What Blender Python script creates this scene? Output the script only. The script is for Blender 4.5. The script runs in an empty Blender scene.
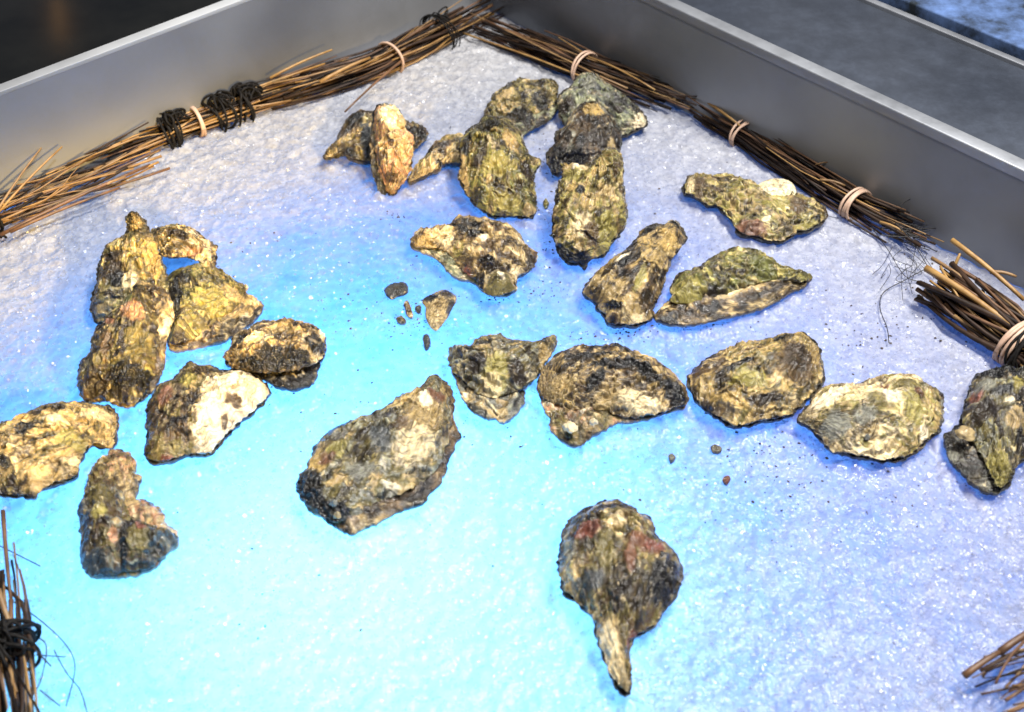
import bpy, bmesh, math, random
import numpy as np
from mathutils import Vector

C = bpy.context.scene.collection
SC = bpy.context.scene
random.seed(7)
rng = np.random.default_rng(7)

# ------------------------------------------------------------------ camera
W, H = 1024, 712
FPX = 1249.0
PITCH = math.radians(42.6)
DIST = 1.0
CAM = np.array([0.0, -math.cos(PITCH) * DIST, math.sin(PITCH) * DIST])
FW = np.array([0.0, math.cos(PITCH), -math.sin(PITCH)])
RT = np.array([1.0, 0.0, 0.0])
UP = np.array([0.0, math.sin(PITCH), math.cos(PITCH)])


def ray(px, py):
    px = np.asarray(px, float)
    py = np.asarray(py, float)
    return FW + ((px - W / 2) / FPX)[..., None] * RT + ((H / 2 - py) / FPX)[..., None] * UP


def ground(px, py, z=0.0):
    d = ray(px, py)
    t = (z - CAM[2]) / d[..., 2]
    return CAM + d * t[..., None]


def on_plane(px, py, p0, n):
    d = ray(px, py)
    t = ((p0 - CAM) @ n) / (d @ n)
    return CAM + d * t[..., None]


# ------------------------------------------------------------------ the tray's corner and wall directions
CORNER = ground(480, 5)[:2]
DL = ground(0, 212)[:2] - CORNER
DL /= np.linalg.norm(DL)
DR = ground(1024, 290)[:2] - CORNER
DR /= np.linalg.norm(DR)


OUT_L = -(DR - DL * (DR @ DL))
OUT_L /= np.linalg.norm(OUT_L)
OUT_R = -(DL - DR * (DR @ DL))
OUT_R /= np.linalg.norm(OUT_R)

# ------------------------------------------------------------------ noise
_perm = np.random.default_rng(3).permutation(256)
_perm = np.concatenate([_perm, _perm, _perm])
_g3 = np.random.default_rng(4).normal(size=(256, 3))
_g3 /= np.linalg.norm(_g3, axis=1)[:, None]


def perlin(p):
    p = np.asarray(p, float)
    i = np.floor(p).astype(int)
    f = p - i
    i &= 255
    u = f * f * f * (f * (f * 6 - 15) + 10)
    out = 0
    for dx in (0, 1):
        for dy in (0, 1):
            for dz in (0, 1):
                h = _perm[_perm[_perm[i[:, 0] + dx] + i[:, 1] + dy] + i[:, 2] + dz]
                g = _g3[h]
                v = g[:, 0] * (f[:, 0] - dx) + g[:, 1] * (f[:, 1] - dy) + g[:, 2] * (f[:, 2] - dz)
                w = (u[:, 0] if dx else 1 - u[:, 0]) * (u[:, 1] if dy else 1 - u[:, 1]) * (u[:, 2] if dz else 1 - u[:, 2])
                out = out + v * w
    return out * 1.5


def fbm(p, o=4, gain=0.5):
    a, s, r = 1.0, 0.0, 0
    for k in range(o):
        r = r + a * perlin(p * 2.03 ** k + 17.3 * k)
        s += a
        a *= gain
    return r / s


def cells(p2, seed=0):
    """2-D cellular noise: distance to the nearest point and a random value of the cell."""
    i = np.floor(p2).astype(int)
    best = np.full(len(p2), 9.0)
    val = np.zeros(len(p2))
    for dx in (-1, 0, 1):
        for dy in (-1, 0, 1):
            c0 = (i[:, 0] + dx) & 255
            c1 = (i[:, 1] + dy) & 255
            h = _perm[_perm[c0] + c1 + seed % 200]
            h2 = _perm[h + 31]
            q = np.stack([i[:, 0] + dx + h / 255.0, i[:, 1] + dy + h2 / 255.0], 1)
            d = np.linalg.norm(q - p2, axis=1)
            m = d < best
            best[m] = d[m]
            val[m] = _perm[h2 + 57][m] / 255.0
    return best, val


def smooth(a, b, x):
    t = np.clip((x - a) / (b - a), 0, 1)
    return t * t * (3 - 2 * t)


# ------------------------------------------------------------------ objects
def mesh_object(name, verts, faces, mat, parent=None, smooth_shade=True, colors=None):
    me = bpy.data.meshes.new(name)
    me.from_pydata([tuple(v) for v in verts] if not isinstance(verts, np.ndarray) else verts.tolist(), [], faces)
    if smooth_shade:
        me.polygons.foreach_set('use_smooth', [True] * len(me.polygons))
    if colors is not None:
        at = me.color_attributes.new('tint', 'FLOAT_COLOR', 'POINT')
        c4 = np.concatenate([colors, np.ones((len(colors), 1))], 1).astype(np.float32)
        at.data.foreach_set('color', c4.ravel())
    if mat:
        me.materials.append(mat)
    me.update()
    o = bpy.data.objects.new(name, me)
    C.objects.link(o)
    if parent:
        o.parent = parent
    return o


def quad_mesh(name, nu, verts, nv, mat, **k):
    """Regular grid of nv rows with nu columns, fast path."""
    me = bpy.data.meshes.new(name)
    a = np.arange(nu * nv).reshape(nv, nu)
    q = np.stack([a[:-1, :-1], a[:-1, 1:], a[1:, 1:], a[1:, :-1]], -1).reshape(-1, 4)
    return raw_mesh(name, verts, q, mat, **k)


def raw_mesh(name, verts, quads, mat, parent=None, smooth_shade=True):
    me = bpy.data.meshes.new(name)
    n = quads.shape[1]
    me.vertices.add(len(verts))
    me.vertices.foreach_set('co', np.asarray(verts, np.float32).ravel())
    me.loops.add(quads.size)
    me.loops.foreach_set('vertex_index', quads.astype(np.int32).ravel())
    me.polygons.add(len(quads))
    me.polygons.foreach_set('loop_start', np.arange(0, quads.size, n, dtype=np.int32))
    me.polygons.foreach_set('loop_total', np.full(len(quads), n, np.int32))
    me.polygons.foreach_set('use_smooth', np.full(len(quads), smooth_shade))
    me.update(calc_edges=True)
    me.materials.append(mat)
    o = bpy.data.objects.new(name, me)
    C.objects.link(o)
    if parent:
        o.parent = parent
    return o


def thing(name, label, cat, loc=(0, 0, 0), group=None):
    o = bpy.data.objects.new(name, None)
    o.empty_display_size = 0.02
    C.objects.link(o)
    o.location = loc
    o['label'] = label
    o['category'] = cat
    if group:
        o['group'] = group
    return o


def tag(o, label=None, cat=None, group=None, kind=None):
    if label:
        o['label'] = label
    if cat:
        o['category'] = cat
    if group:
        o['group'] = group
    if kind:
        o['kind'] = kind
    return o


# ------------------------------------------------------------------ materials
def new_mat(name):
    m = bpy.data.materials.new(name)
    m.use_nodes = True
    nt = m.node_tree
    nt.nodes.clear()
    out = nt.nodes.new('ShaderNodeOutputMaterial')
    return m, nt, out


def nd(nt, t, **kw):
    n = nt.nodes.new(t)
    for k, v in kw.items():
        if k in n.inputs:
            n.inputs[k].default_value = v
        else:
            setattr(n, k, v)
    return n


def ramp(nt, fac, stops):
    r = nt.nodes.new('ShaderNodeValToRGB')
    el = r.color_ramp.elements
    while len(el) < len(stops):
        el.new(0.5)
    for e, (p, c) in zip(el, stops):
        e.position = p
        e.color = c if len(c) == 4 else (*c, 1)
    nt.links.new(fac, r.inputs['Fac'])
    return r


def shell_material():
    m, nt, out = new_mat('oyster_shell')
    L = nt.links.new
    tc = nd(nt, 'ShaderNodeTexCoord')
    at = nd(nt, 'ShaderNodeAttribute', attribute_name='tint')
    fl = nd(nt, 'ShaderNodeAttribute', attribute_name='flow')

    def flow(sx, sy, detail=4.0, rough=0.6):
        mp = nd(nt, 'ShaderNodeMapping')
        mp.inputs['Scale'].default_value = (sx, sy, 1.0)
        L(fl.outputs['Vector'], mp.inputs['Vector'])
        n = nd(nt, 'ShaderNodeTexNoise', Scale=1.0, Detail=detail, Roughness=rough)
        L(mp.outputs[0], n.inputs['Vector'])
        return n
    conc = flow(620, 80)          # thin growth lines
    radi = flow(90, 480)          # fine radial riblets
    n1 = nd(nt, 'ShaderNodeTexNoise', Scale=520.0, Detail=4.0, Roughness=0.6)
    n2 = nd(nt, 'ShaderNodeTexNoise', Scale=90.0, Detail=6.0, Roughness=0.7)
    for n in (n1, n2):
        L(tc.outputs['Object'], n.inputs['Vector'])
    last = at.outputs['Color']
    for src, amt, stops in ((conc, 0.8, [(0.36, (0.22, 0.19, 0.17)), (0.44, (0.92, 0.92, 0.92)), (0.62, (1.45, 1.42, 1.35))]),
                            (radi, 0.45, [(0.36, (0.40, 0.36, 0.33)), (0.48, (1, 1, 1)), (0.66, (1.45, 1.42, 1.35))]),
                            (n1, 0.25, [(0.32, (0.45, 0.42, 0.40)), (0.5, (1, 1, 1)), (0.7, (1.5, 1.5, 1.45))]),
                            (n2, 0.45, [(0.36, (0.5, 0.47, 0.45)), (0.5, (1, 1, 1)), (0.68, (1.35, 1.32, 1.25))])):
        r = ramp(nt, src.outputs['Fac'], stops)
        mx = nd(nt, 'ShaderNodeMix', data_type='RGBA', blend_type='MULTIPLY')
        mx.inputs[0].default_value = amt
        L(last, mx.inputs[6])
        L(r.outputs['Color'], mx.inputs[7])
        last = mx.outputs[2]
    p = nd(nt, 'ShaderNodeBsdfPrincipled')
    p.inputs['IOR'].default_value = 1.45
    p.inputs['Specular IOR Level'].default_value = 0.35
    p.inputs['Coat Weight'].default_value = 0.6      # wet
    p.inputs['Coat Roughness'].default_value = 0.12
    L(last, p.inputs['Base Color'])
    rr = nd(nt, 'ShaderNodeMapRange')
    rr.inputs['From Min'].default_value = 0.38
    rr.inputs['From Max'].default_value = 0.62
    rr.inputs['To Min'].default_value = 0.12
    rr.inputs['To Max'].default_value = 0.5
    L(n2.outputs['Fac'], rr.inputs['Value'])
    L(rr.outputs['Result'], p.inputs['Roughness'])
    acc = None
    for src, k in ((conc, 1.0), (radi, 0.7), (n1, 0.5), (n2, 0.9)):
        ml = nd(nt, 'ShaderNodeMath', operation='MULTIPLY_ADD')
        L(src.outputs['Fac'], ml.inputs[0])
        ml.inputs[1].default_value = k
        if acc is None:
            ml.inputs[2].default_value = 0.0
        else:
            L(acc.outputs[0], ml.inputs[2])
        acc = ml
    bp = nd(nt, 'ShaderNodeBump', Strength=0.9, Distance=0.0016)
    L(acc.outputs[0], bp.inputs['Height'])
    L(bp.outputs['Normal'], p.inputs['Normal'])
    L(bp.outputs['Normal'], p.inputs['Coat Normal'])
    L(p.outputs[0], out.inputs[0])
    return m


def simple_noise_mat(name, c1, c2, scale, rough, bump=0.3, bdist=0.001, stretch=None, spec=0.5):
    m, nt, out = new_mat(name)
    L = nt.links.new
    tc = nd(nt, 'ShaderNodeTexCoord')
    mp = nd(nt, 'ShaderNodeMapping')
    if stretch:
        mp.inputs['Scale'].default_value = stretch
    L(tc.outputs['Object'], mp.inputs['Vector'])
    n = nd(nt, 'ShaderNodeTexNoise', Scale=scale, Detail=5.0, Roughness=0.65)
    L(mp.outputs[0], n.inputs['Vector'])
    r = ramp(nt, n.outputs['Fac'], [(0.32, c1), (0.68, c2)])
    p = nd(nt, 'ShaderNodeBsdfPrincipled', Roughness=rough)
    p.inputs['Specular IOR Level'].default_value = spec
    L(r.outputs['Color'], p.inputs['Base Color'])
    b = nd(nt, 'ShaderNodeBump', Strength=bump, Distance=bdist)
    L(n.outputs['Fac'], b.inputs['Height'])
    L(b.outputs['Normal'], p.inputs['Normal'])
    L(p.outputs[0], out.inputs[0])
    return m


def ice_material(name):
    """Packed crushed ice: part snow (scatters), part wet and clear (lets the lamps below shine through)."""
    m, nt, out = new_mat(name)
    L = nt.links.new
    tc = nd(nt, 'ShaderNodeTexCoord')
    vo = nd(nt, 'ShaderNodeTexVoronoi', Scale=300.0)
    v2 = nd(nt, 'ShaderNodeTexVoronoi', Scale=130.0)
    n1 = nd(nt, 'ShaderNodeTexNoise', Scale=110.0, Detail=6.0, Roughness=0.7)
    n0 = nd(nt, 'ShaderNodeTexNoise', Scale=22.0, Detail=6.0, Roughness=0.62)
    for n in (vo, v2, n1, n0):
        L(tc.outputs['Object'], n.inputs['Vector'])
    s = nd(nt, 'ShaderNodeMath', operation='ADD')
    L(vo.outputs['Distance'], s.inputs[0])
    L(v2.outputs['Distance'], s.inputs[1])
    s2 = nd(nt, 'ShaderNodeMath', operation='ADD')
    L(s.outputs[0], s2.inputs[0])
    L(n1.outputs['Fac'], s2.inputs[1])
    b = nd(nt, 'ShaderNodeBump', Strength=0.35, Distance=0.002)
    L(s2.outputs[0], b.inputs['Height'])
    # each crushed grain is a little whiter or clearer than the next
    c1 = nd(nt, 'ShaderNodeSeparateColor')
    c2 = nd(nt, 'ShaderNodeSeparateColor')
    L(vo.outputs['Color'], c1.inputs[0])
    L(v2.outputs['Color'], c2.inputs[0])
    gs = nd(nt, 'ShaderNodeMath', operation='ADD')
    L(c1.outputs[0], gs.inputs[0])
    L(c2.outputs[0], gs.inputs[1])
    g2 = nd(nt, 'ShaderNodeMath', operation='ADD')
    L(gs.outputs[0], g2.inputs[0])
    L(n1.outputs['Fac'], g2.inputs[1])
    g3 = nd(nt, 'ShaderNodeMath', operation='DIVIDE')
    L(g2.outputs[0], g3.inputs[0])
    g3.inputs[1].default_value = 3.0
    col = ramp(nt, g3.outputs[0], [(0.22, (0.27, 0.27, 0.28)), (0.5, (0.33, 0.33, 0.34)), (0.78, (0.42, 0.42, 0.43))])
    colt = ramp(nt, n1.outputs['Fac'], [(0.3, (0.68, 0.72, 0.80)), (0.7, (0.88, 0.90, 0.94))])
    df = nd(nt, 'ShaderNodeBsdfDiffuse')
    tl = nd(nt, 'ShaderNodeBsdfTranslucent')
    L(col.outputs['Color'], df.inputs['Color'])
    L(colt.outputs['Color'], tl.inputs['Color'])
    L(b.outputs['Normal'], df.inputs['Normal'])
    mx = nd(nt, 'ShaderNodeMixShader')
    # ice near the walls made less translucent, to put the glow's fall-off in
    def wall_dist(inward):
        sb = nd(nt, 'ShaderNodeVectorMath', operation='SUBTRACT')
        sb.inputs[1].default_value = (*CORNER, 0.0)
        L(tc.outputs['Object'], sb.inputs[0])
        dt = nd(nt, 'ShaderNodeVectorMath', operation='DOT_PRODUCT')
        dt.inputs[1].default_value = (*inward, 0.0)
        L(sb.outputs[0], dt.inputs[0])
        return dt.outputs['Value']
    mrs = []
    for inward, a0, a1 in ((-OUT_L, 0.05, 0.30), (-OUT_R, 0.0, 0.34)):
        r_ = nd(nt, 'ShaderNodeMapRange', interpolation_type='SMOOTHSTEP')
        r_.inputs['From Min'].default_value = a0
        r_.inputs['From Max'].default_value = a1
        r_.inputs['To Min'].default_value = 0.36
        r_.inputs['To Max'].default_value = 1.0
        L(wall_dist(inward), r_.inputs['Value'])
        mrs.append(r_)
    wall_fade = nd(nt, 'ShaderNodeMath', operation='MULTIPLY')
    L(mrs[0].outputs['Result'], wall_fade.inputs[0])
    L(mrs[1].outputs['Result'], wall_fade.inputs[1])
    # clearer ice put in round one point so the blue glow shows stronger
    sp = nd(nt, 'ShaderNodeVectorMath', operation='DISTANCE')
    sp.inputs[1].default_value = (*GLOW_CENTRE, 0.0)
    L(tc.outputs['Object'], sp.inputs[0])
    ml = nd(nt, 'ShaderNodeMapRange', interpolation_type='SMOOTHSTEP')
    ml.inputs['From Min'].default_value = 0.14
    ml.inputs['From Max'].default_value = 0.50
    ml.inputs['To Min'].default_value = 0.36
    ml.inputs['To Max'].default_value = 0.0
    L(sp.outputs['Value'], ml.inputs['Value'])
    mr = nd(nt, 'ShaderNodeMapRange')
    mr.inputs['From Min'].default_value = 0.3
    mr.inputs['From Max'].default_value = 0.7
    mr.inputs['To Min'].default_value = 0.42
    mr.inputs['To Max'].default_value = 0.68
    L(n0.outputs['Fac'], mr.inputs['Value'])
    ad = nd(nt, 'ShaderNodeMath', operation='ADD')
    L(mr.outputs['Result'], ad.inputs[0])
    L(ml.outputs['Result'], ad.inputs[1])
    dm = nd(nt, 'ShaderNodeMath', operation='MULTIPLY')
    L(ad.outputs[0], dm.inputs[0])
    L(wall_fade.outputs[0], dm.inputs[1])
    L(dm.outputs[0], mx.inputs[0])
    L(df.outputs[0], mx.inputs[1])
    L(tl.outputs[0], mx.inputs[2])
    gl = nd(nt, 'ShaderNodeBsdfGlossy', Roughness=0.14)
    L(b.outputs['Normal'], gl.inputs['Normal'])
    fr = nd(nt, 'ShaderNodeFresnel', IOR=1.33)
    L(b.outputs['Normal'], fr.inputs['Normal'])
    m2 = nd(nt, 'ShaderNodeMixShader')
    L(fr.outputs[0], m2.inputs[0])
    L(mx.outputs[0], m2.inputs[1])
    L(gl.outputs[0], m2.inputs[2])
    L(m2.outputs[0], out.inputs[0])
    return m


def crystal_material(name):
    """Clear loose ice crystals: mostly see-through, a sharp glint on each facet."""
    m, nt, out = new_mat(name)
    L = nt.links.new
    tr = nd(nt, 'ShaderNodeBsdfTransparent')
    tr.inputs['Color'].default_value = (0.97, 0.98, 1.0, 1)
    gl = nd(nt, 'ShaderNodeBsdfGlossy', Roughness=0.32)
    tl = nd(nt, 'ShaderNodeBsdfDiffuse')
    tl.inputs['Color'].default_value = (0.9, 0.92, 0.95, 1)
    a = nd(nt, 'ShaderNodeMixShader')
    a.inputs[0].default_value = 0.05
    L(tr.outputs[0], a.inputs[1])
    L(tl.outputs[0], a.inputs[2])
    b = nd(nt, 'ShaderNodeMixShader')
    b.inputs[0].default_value = 0.07
    L(a.outputs[0], b.inputs[1])
    L(gl.outputs[0], b.inputs[2])
    L(b.outputs[0], out.inputs[0])
    return m


def steel_material(name, base, rough, seed=0.0, fog=0.0, along=None):
    """Brushed sheet steel; fog > 0 adds patches of condensation and dried water marks."""
    m, nt, out = new_mat(name)
    L = nt.links.new
    tc = nd(nt, 'ShaderNodeTexCoord')
    mp = nd(nt, 'ShaderNodeMapping')
    mp.inputs['Location'].default_value = (seed, seed, 0)
    L(tc.outputs['Object'], mp.inputs['Vector'])
    big = nd(nt, 'ShaderNodeTexNoise', Scale=3.0, Detail=3.0, Roughness=0.5)
    mid = nd(nt, 'ShaderNodeTexNoise', Scale=40.0, Detail=6.0, Roughness=0.7)
    fine = nd(nt, 'ShaderNodeTexNoise', Scale=220.0, Detail=4.0, Roughness=0.7)
    for n in (big, fine, mid):
        L(mp.outputs[0], n.inputs['Vector'])
    c = ramp(nt, big.outputs['Fac'], [(0.3, tuple(x * 0.6 for x in base)), (0.7, base)])
    p = nd(nt, 'ShaderNodeBsdfPrincipled', Metallic=0.8)
    L(c.outputs['Color'], p.inputs['Base Color'])
    mr = nd(nt, 'ShaderNodeMapRange')
    mr.inputs['From Min'].default_value = 0.3
    mr.inputs['From Max'].default_value = 0.7
    mr.inputs['To Min'].default_value = rough - 0.10
    mr.inputs['To Max'].default_value = rough + 0.12
    L(mid.outputs['Fac'], mr.inputs['Value'])
    L(mr.outputs['Result'], p.inputs['Roughness'])
    b = nd(nt, 'ShaderNodeBump', Strength=0.10, Distance=0.001)
    L(fine.outputs['Fac'], b.inputs['Height'])
    L(b.outputs['Normal'], p.inputs['Normal'])
    last = p
    if fog:
        f = ramp(nt, big.outputs['Fac'], [(0.35, (fog * 0.25,) * 3), (0.70, (fog, fog, fog))])
        df = nd(nt, 'ShaderNodeBsdfDiffuse')
        df.inputs['Color'].default_value = (0.54, 0.55, 0.55, 1)
        mx = nd(nt, 'ShaderNodeMixShader')
        fac = f.outputs['Color']
        if along is not None:           # condensation graded to paint in the wall's shade towards the corner
            dt = nd(nt, 'ShaderNodeVectorMath', operation='DOT_PRODUCT')
            dt.inputs[1].default_value = (*along, 0.0)
            L(tc.outputs['Object'], dt.inputs[0])
            gr = nd(nt, 'ShaderNodeMapRange', interpolation_type='SMOOTHSTEP')
            gr.inputs['From Min'].default_value = 0.05
            gr.inputs['From Max'].default_value = 0.62
            gr.inputs['To Min'].default_value = 0.05
            gr.inputs['To Max'].default_value = 1.0
            L(dt.outputs['Value'], gr.inputs['Value'])
            mm = nd(nt, 'ShaderNodeMath', operation='MULTIPLY')
            L(fac, mm.inputs[0])
            L(gr.outputs['Result'], mm.inputs[1])
            fac = mm.outputs[0]
        L(fac, mx.inputs[0])
        L(p.outputs[0], mx.inputs[1])
        L(df.outputs[0], mx.inputs[2])
        last = mx
    L(last.outputs[0], out.inputs[0])
    return m


M_SHELL = shell_material()
GLOW_CENTRE = ground(250.0, 450.0)[:2]
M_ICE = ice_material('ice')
M_GRAIN = crystal_material('ice_crystal')
M_STEEL = steel_material('brushed_steel', (0.30, 0.31, 0.33), 0.50, 0.0, 0.55)
M_STEEL_RIM = steel_material('steel_rim', (0.46, 0.47, 0.49), 0.62, 2.0, 0.5)
M_STEEL_RIGHT = steel_material('brushed_steel_right', (0.22, 0.24, 0.28), 0.48, 3.0, 0.85, DR)
M_STEEL_LEFT = steel_material('brushed_steel_left', (0.26, 0.27, 0.31), 0.52, 1.0, 0.42)
M_STEEL_EDGE = steel_material('steel_edge', (0.36, 0.38, 0.42), 0.5, 2.0, 0.15)
M_STEEL_BLUE = steel_material('worn_steel', (0.085, 0.105, 0.15), 0.38, 5.0, 0.04)
M_PANEL = simple_noise_mat('blue_glass_panel', (0.02, 0.025, 0.03), (0.12, 0.20, 0.42), 28, 0.25, 0.05)
M_BLACK = simple_noise_mat('black_gap', (0.006, 0.006, 0.007), (0.015, 0.014, 0.014), 30, 0.5)
M_DARK = simple_noise_mat('dark_glossy_panel', (0.004, 0.0045, 0.004), (0.012, 0.012, 0.010), 7, 0.22, 0.05)
M_TWIG = [
    simple_noise_mat('straw_gold', (0.19, 0.095, 0.026), (0.38, 0.23, 0.08), 70, 0.5, 0.5, 0.0006),
    simple_noise_mat('straw_tan', (0.14, 0.075, 0.03), (0.30, 0.185, 0.08), 60, 0.5, 0.5, 0.0006),
    simple_noise_mat('twig_brown', (0.055, 0.028, 0.014), (0.17, 0.085, 0.04), 60, 0.5, 0.5, 0.0006),
    simple_noise_mat('twig_dark', (0.012, 0.008, 0.006), (0.05, 0.028, 0.018), 60, 0.5, 0.5, 0.0006, spec=0.2),
    simple_noise_mat('twig_black', (0.005, 0.004, 0.004), (0.02, 0.013, 0.01), 60, 0.5, 0.5, 0.0006, spec=0.15),
]
M_BAND = simple_noise_mat('rubber_band', (0.42, 0.27, 0.19), (0.60, 0.42, 0.31), 90, 0.55, 0.3)
M_CORD = simple_noise_mat('black_cord', (0.004, 0.004, 0.004), (0.016, 0.014, 0.013), 260, 0.6, 0.6, spec=0.12)
M_FIBRE = simple_noise_mat('black_fibre', (0.006, 0.006, 0.007), (0.02, 0.018, 0.018), 100, 0.6)
M_GRIT = simple_noise_mat('grit', (0.012, 0.011, 0.01), (0.10, 0.07, 0.05), 55, 0.6)

# ------------------------------------------------------------------ palettes (linear base colours)
COL = {
    'olive': (0.155, 0.132, 0.055), 'green': (0.115, 0.118, 0.042), 'moss': (0.27, 0.24, 0.088),
    'tan': (0.345, 0.265, 0.135), 'gold': (0.40, 0.295, 0.125), 'cream': (0.62, 0.52, 0.33),
    'white': (0.72, 0.63, 0.47), 'brown': (0.105, 0.074, 0.042), 'dark': (0.035, 0.027, 0.02),
    'black': (0.008, 0.008, 0.009), 'grey': (0.20, 0.20, 0.17), 'slate': (0.06, 0.066, 0.068),
    'red': (0.175, 0.075, 0.055), 'rust': (0.165, 0.09, 0.058), 'pink': (0.45, 0.27, 0.17),
    'sage': (0.19, 0.20, 0.13),
}
for k_ in COL:
    COL[k_] = np.array(COL[k_])


# ------------------------------------------------------------------ outlines
def closed_spline(pts, n):
    p = np.asarray(pts, float)
    m = len(p)
    out = []
    for i in range(m):
        p0, p1, p2, p3 = p[(i - 1) % m], p[i], p[(i + 1) % m], p[(i + 2) % m]
        for t in np.linspace(0, 1, 12, endpoint=False):
            out.append(0.5 * ((2 * p1) + (p2 - p0) * t + (2 * p0 - 5 * p1 + 4 * p2 - p3) * t * t
                              + (3 * p1 - p0 - 3 * p2 + p3) * t ** 3))
    q = np.array(out)
    d = np.r_[0, np.cumsum(np.linalg.norm(np.diff(np.r_[q, q[:1]], axis=0), axis=1))]
    s = np.linspace(0, d[-1], n, endpoint=False)
    q = np.r_[q, q[:1]]
    return np.stack([np.interp(s, d, q[:, 0]), np.interp(s, d, q[:, 1])], 1)


def nearest_on_segments(p, seg):
    best = None
    bd = np.full(len(p), 1e9)
    q = np.zeros_like(p)
    if len(seg) == 1:
        return np.repeat(seg, len(p), 0)
    for a, b in zip(seg[:-1], seg[1:]):
        ab = b - a
        t = np.clip(((p - a) @ ab) / (ab @ ab), 0, 1)
        c = a + t[:, None] * ab
        d = np.linalg.norm(p - c, axis=1)
        m = d < bd
        q[m] = c[m]
        bd[m] = d[m]
    return q


def poly_area_centroid(q):
    x, y = q[:, 0], q[:, 1]
    x1, y1 = np.roll(x, -1), np.roll(y, -1)
    cr = x * y1 - x1 * y
    a = cr.sum() / 2
    return a, np.array([((x + x1) * cr).sum(), ((y + y1) * cr).sum()]) / (6 * a)


class Plane:
    def __init__(self, outline, lift, a, b):
        o = np.asarray(outline, float)
        k = np.argmax(o[:, 1])
        self.anchor = ground(o[k, 0], o[k, 1])
        self.a, self.b = a, b
        n = np.array([-a, -b, 1.0])
        self.n = n / np.linalg.norm(n)
        self.p0 = self.anchor + np.array([0, 0, lift])
        self.u = np.array([1.0, 0, a])
        self.u /= np.linalg.norm(self.u)
        self.v = np.cross(self.n, self.u)

    def uv(self, px, off=0.0):
        px = np.asarray(px, float)
        w = on_plane(px[..., 0], px[..., 1], self.p0 + self.n * off, self.n) - self.p0
        return np.stack([w @ self.u, w @ self.v], -1)

    def world(self, uv, h):
        return self.p0 + uv[:, :1] * self.u + uv[:, 1:] * self.v + h[:, None] * self.n


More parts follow.
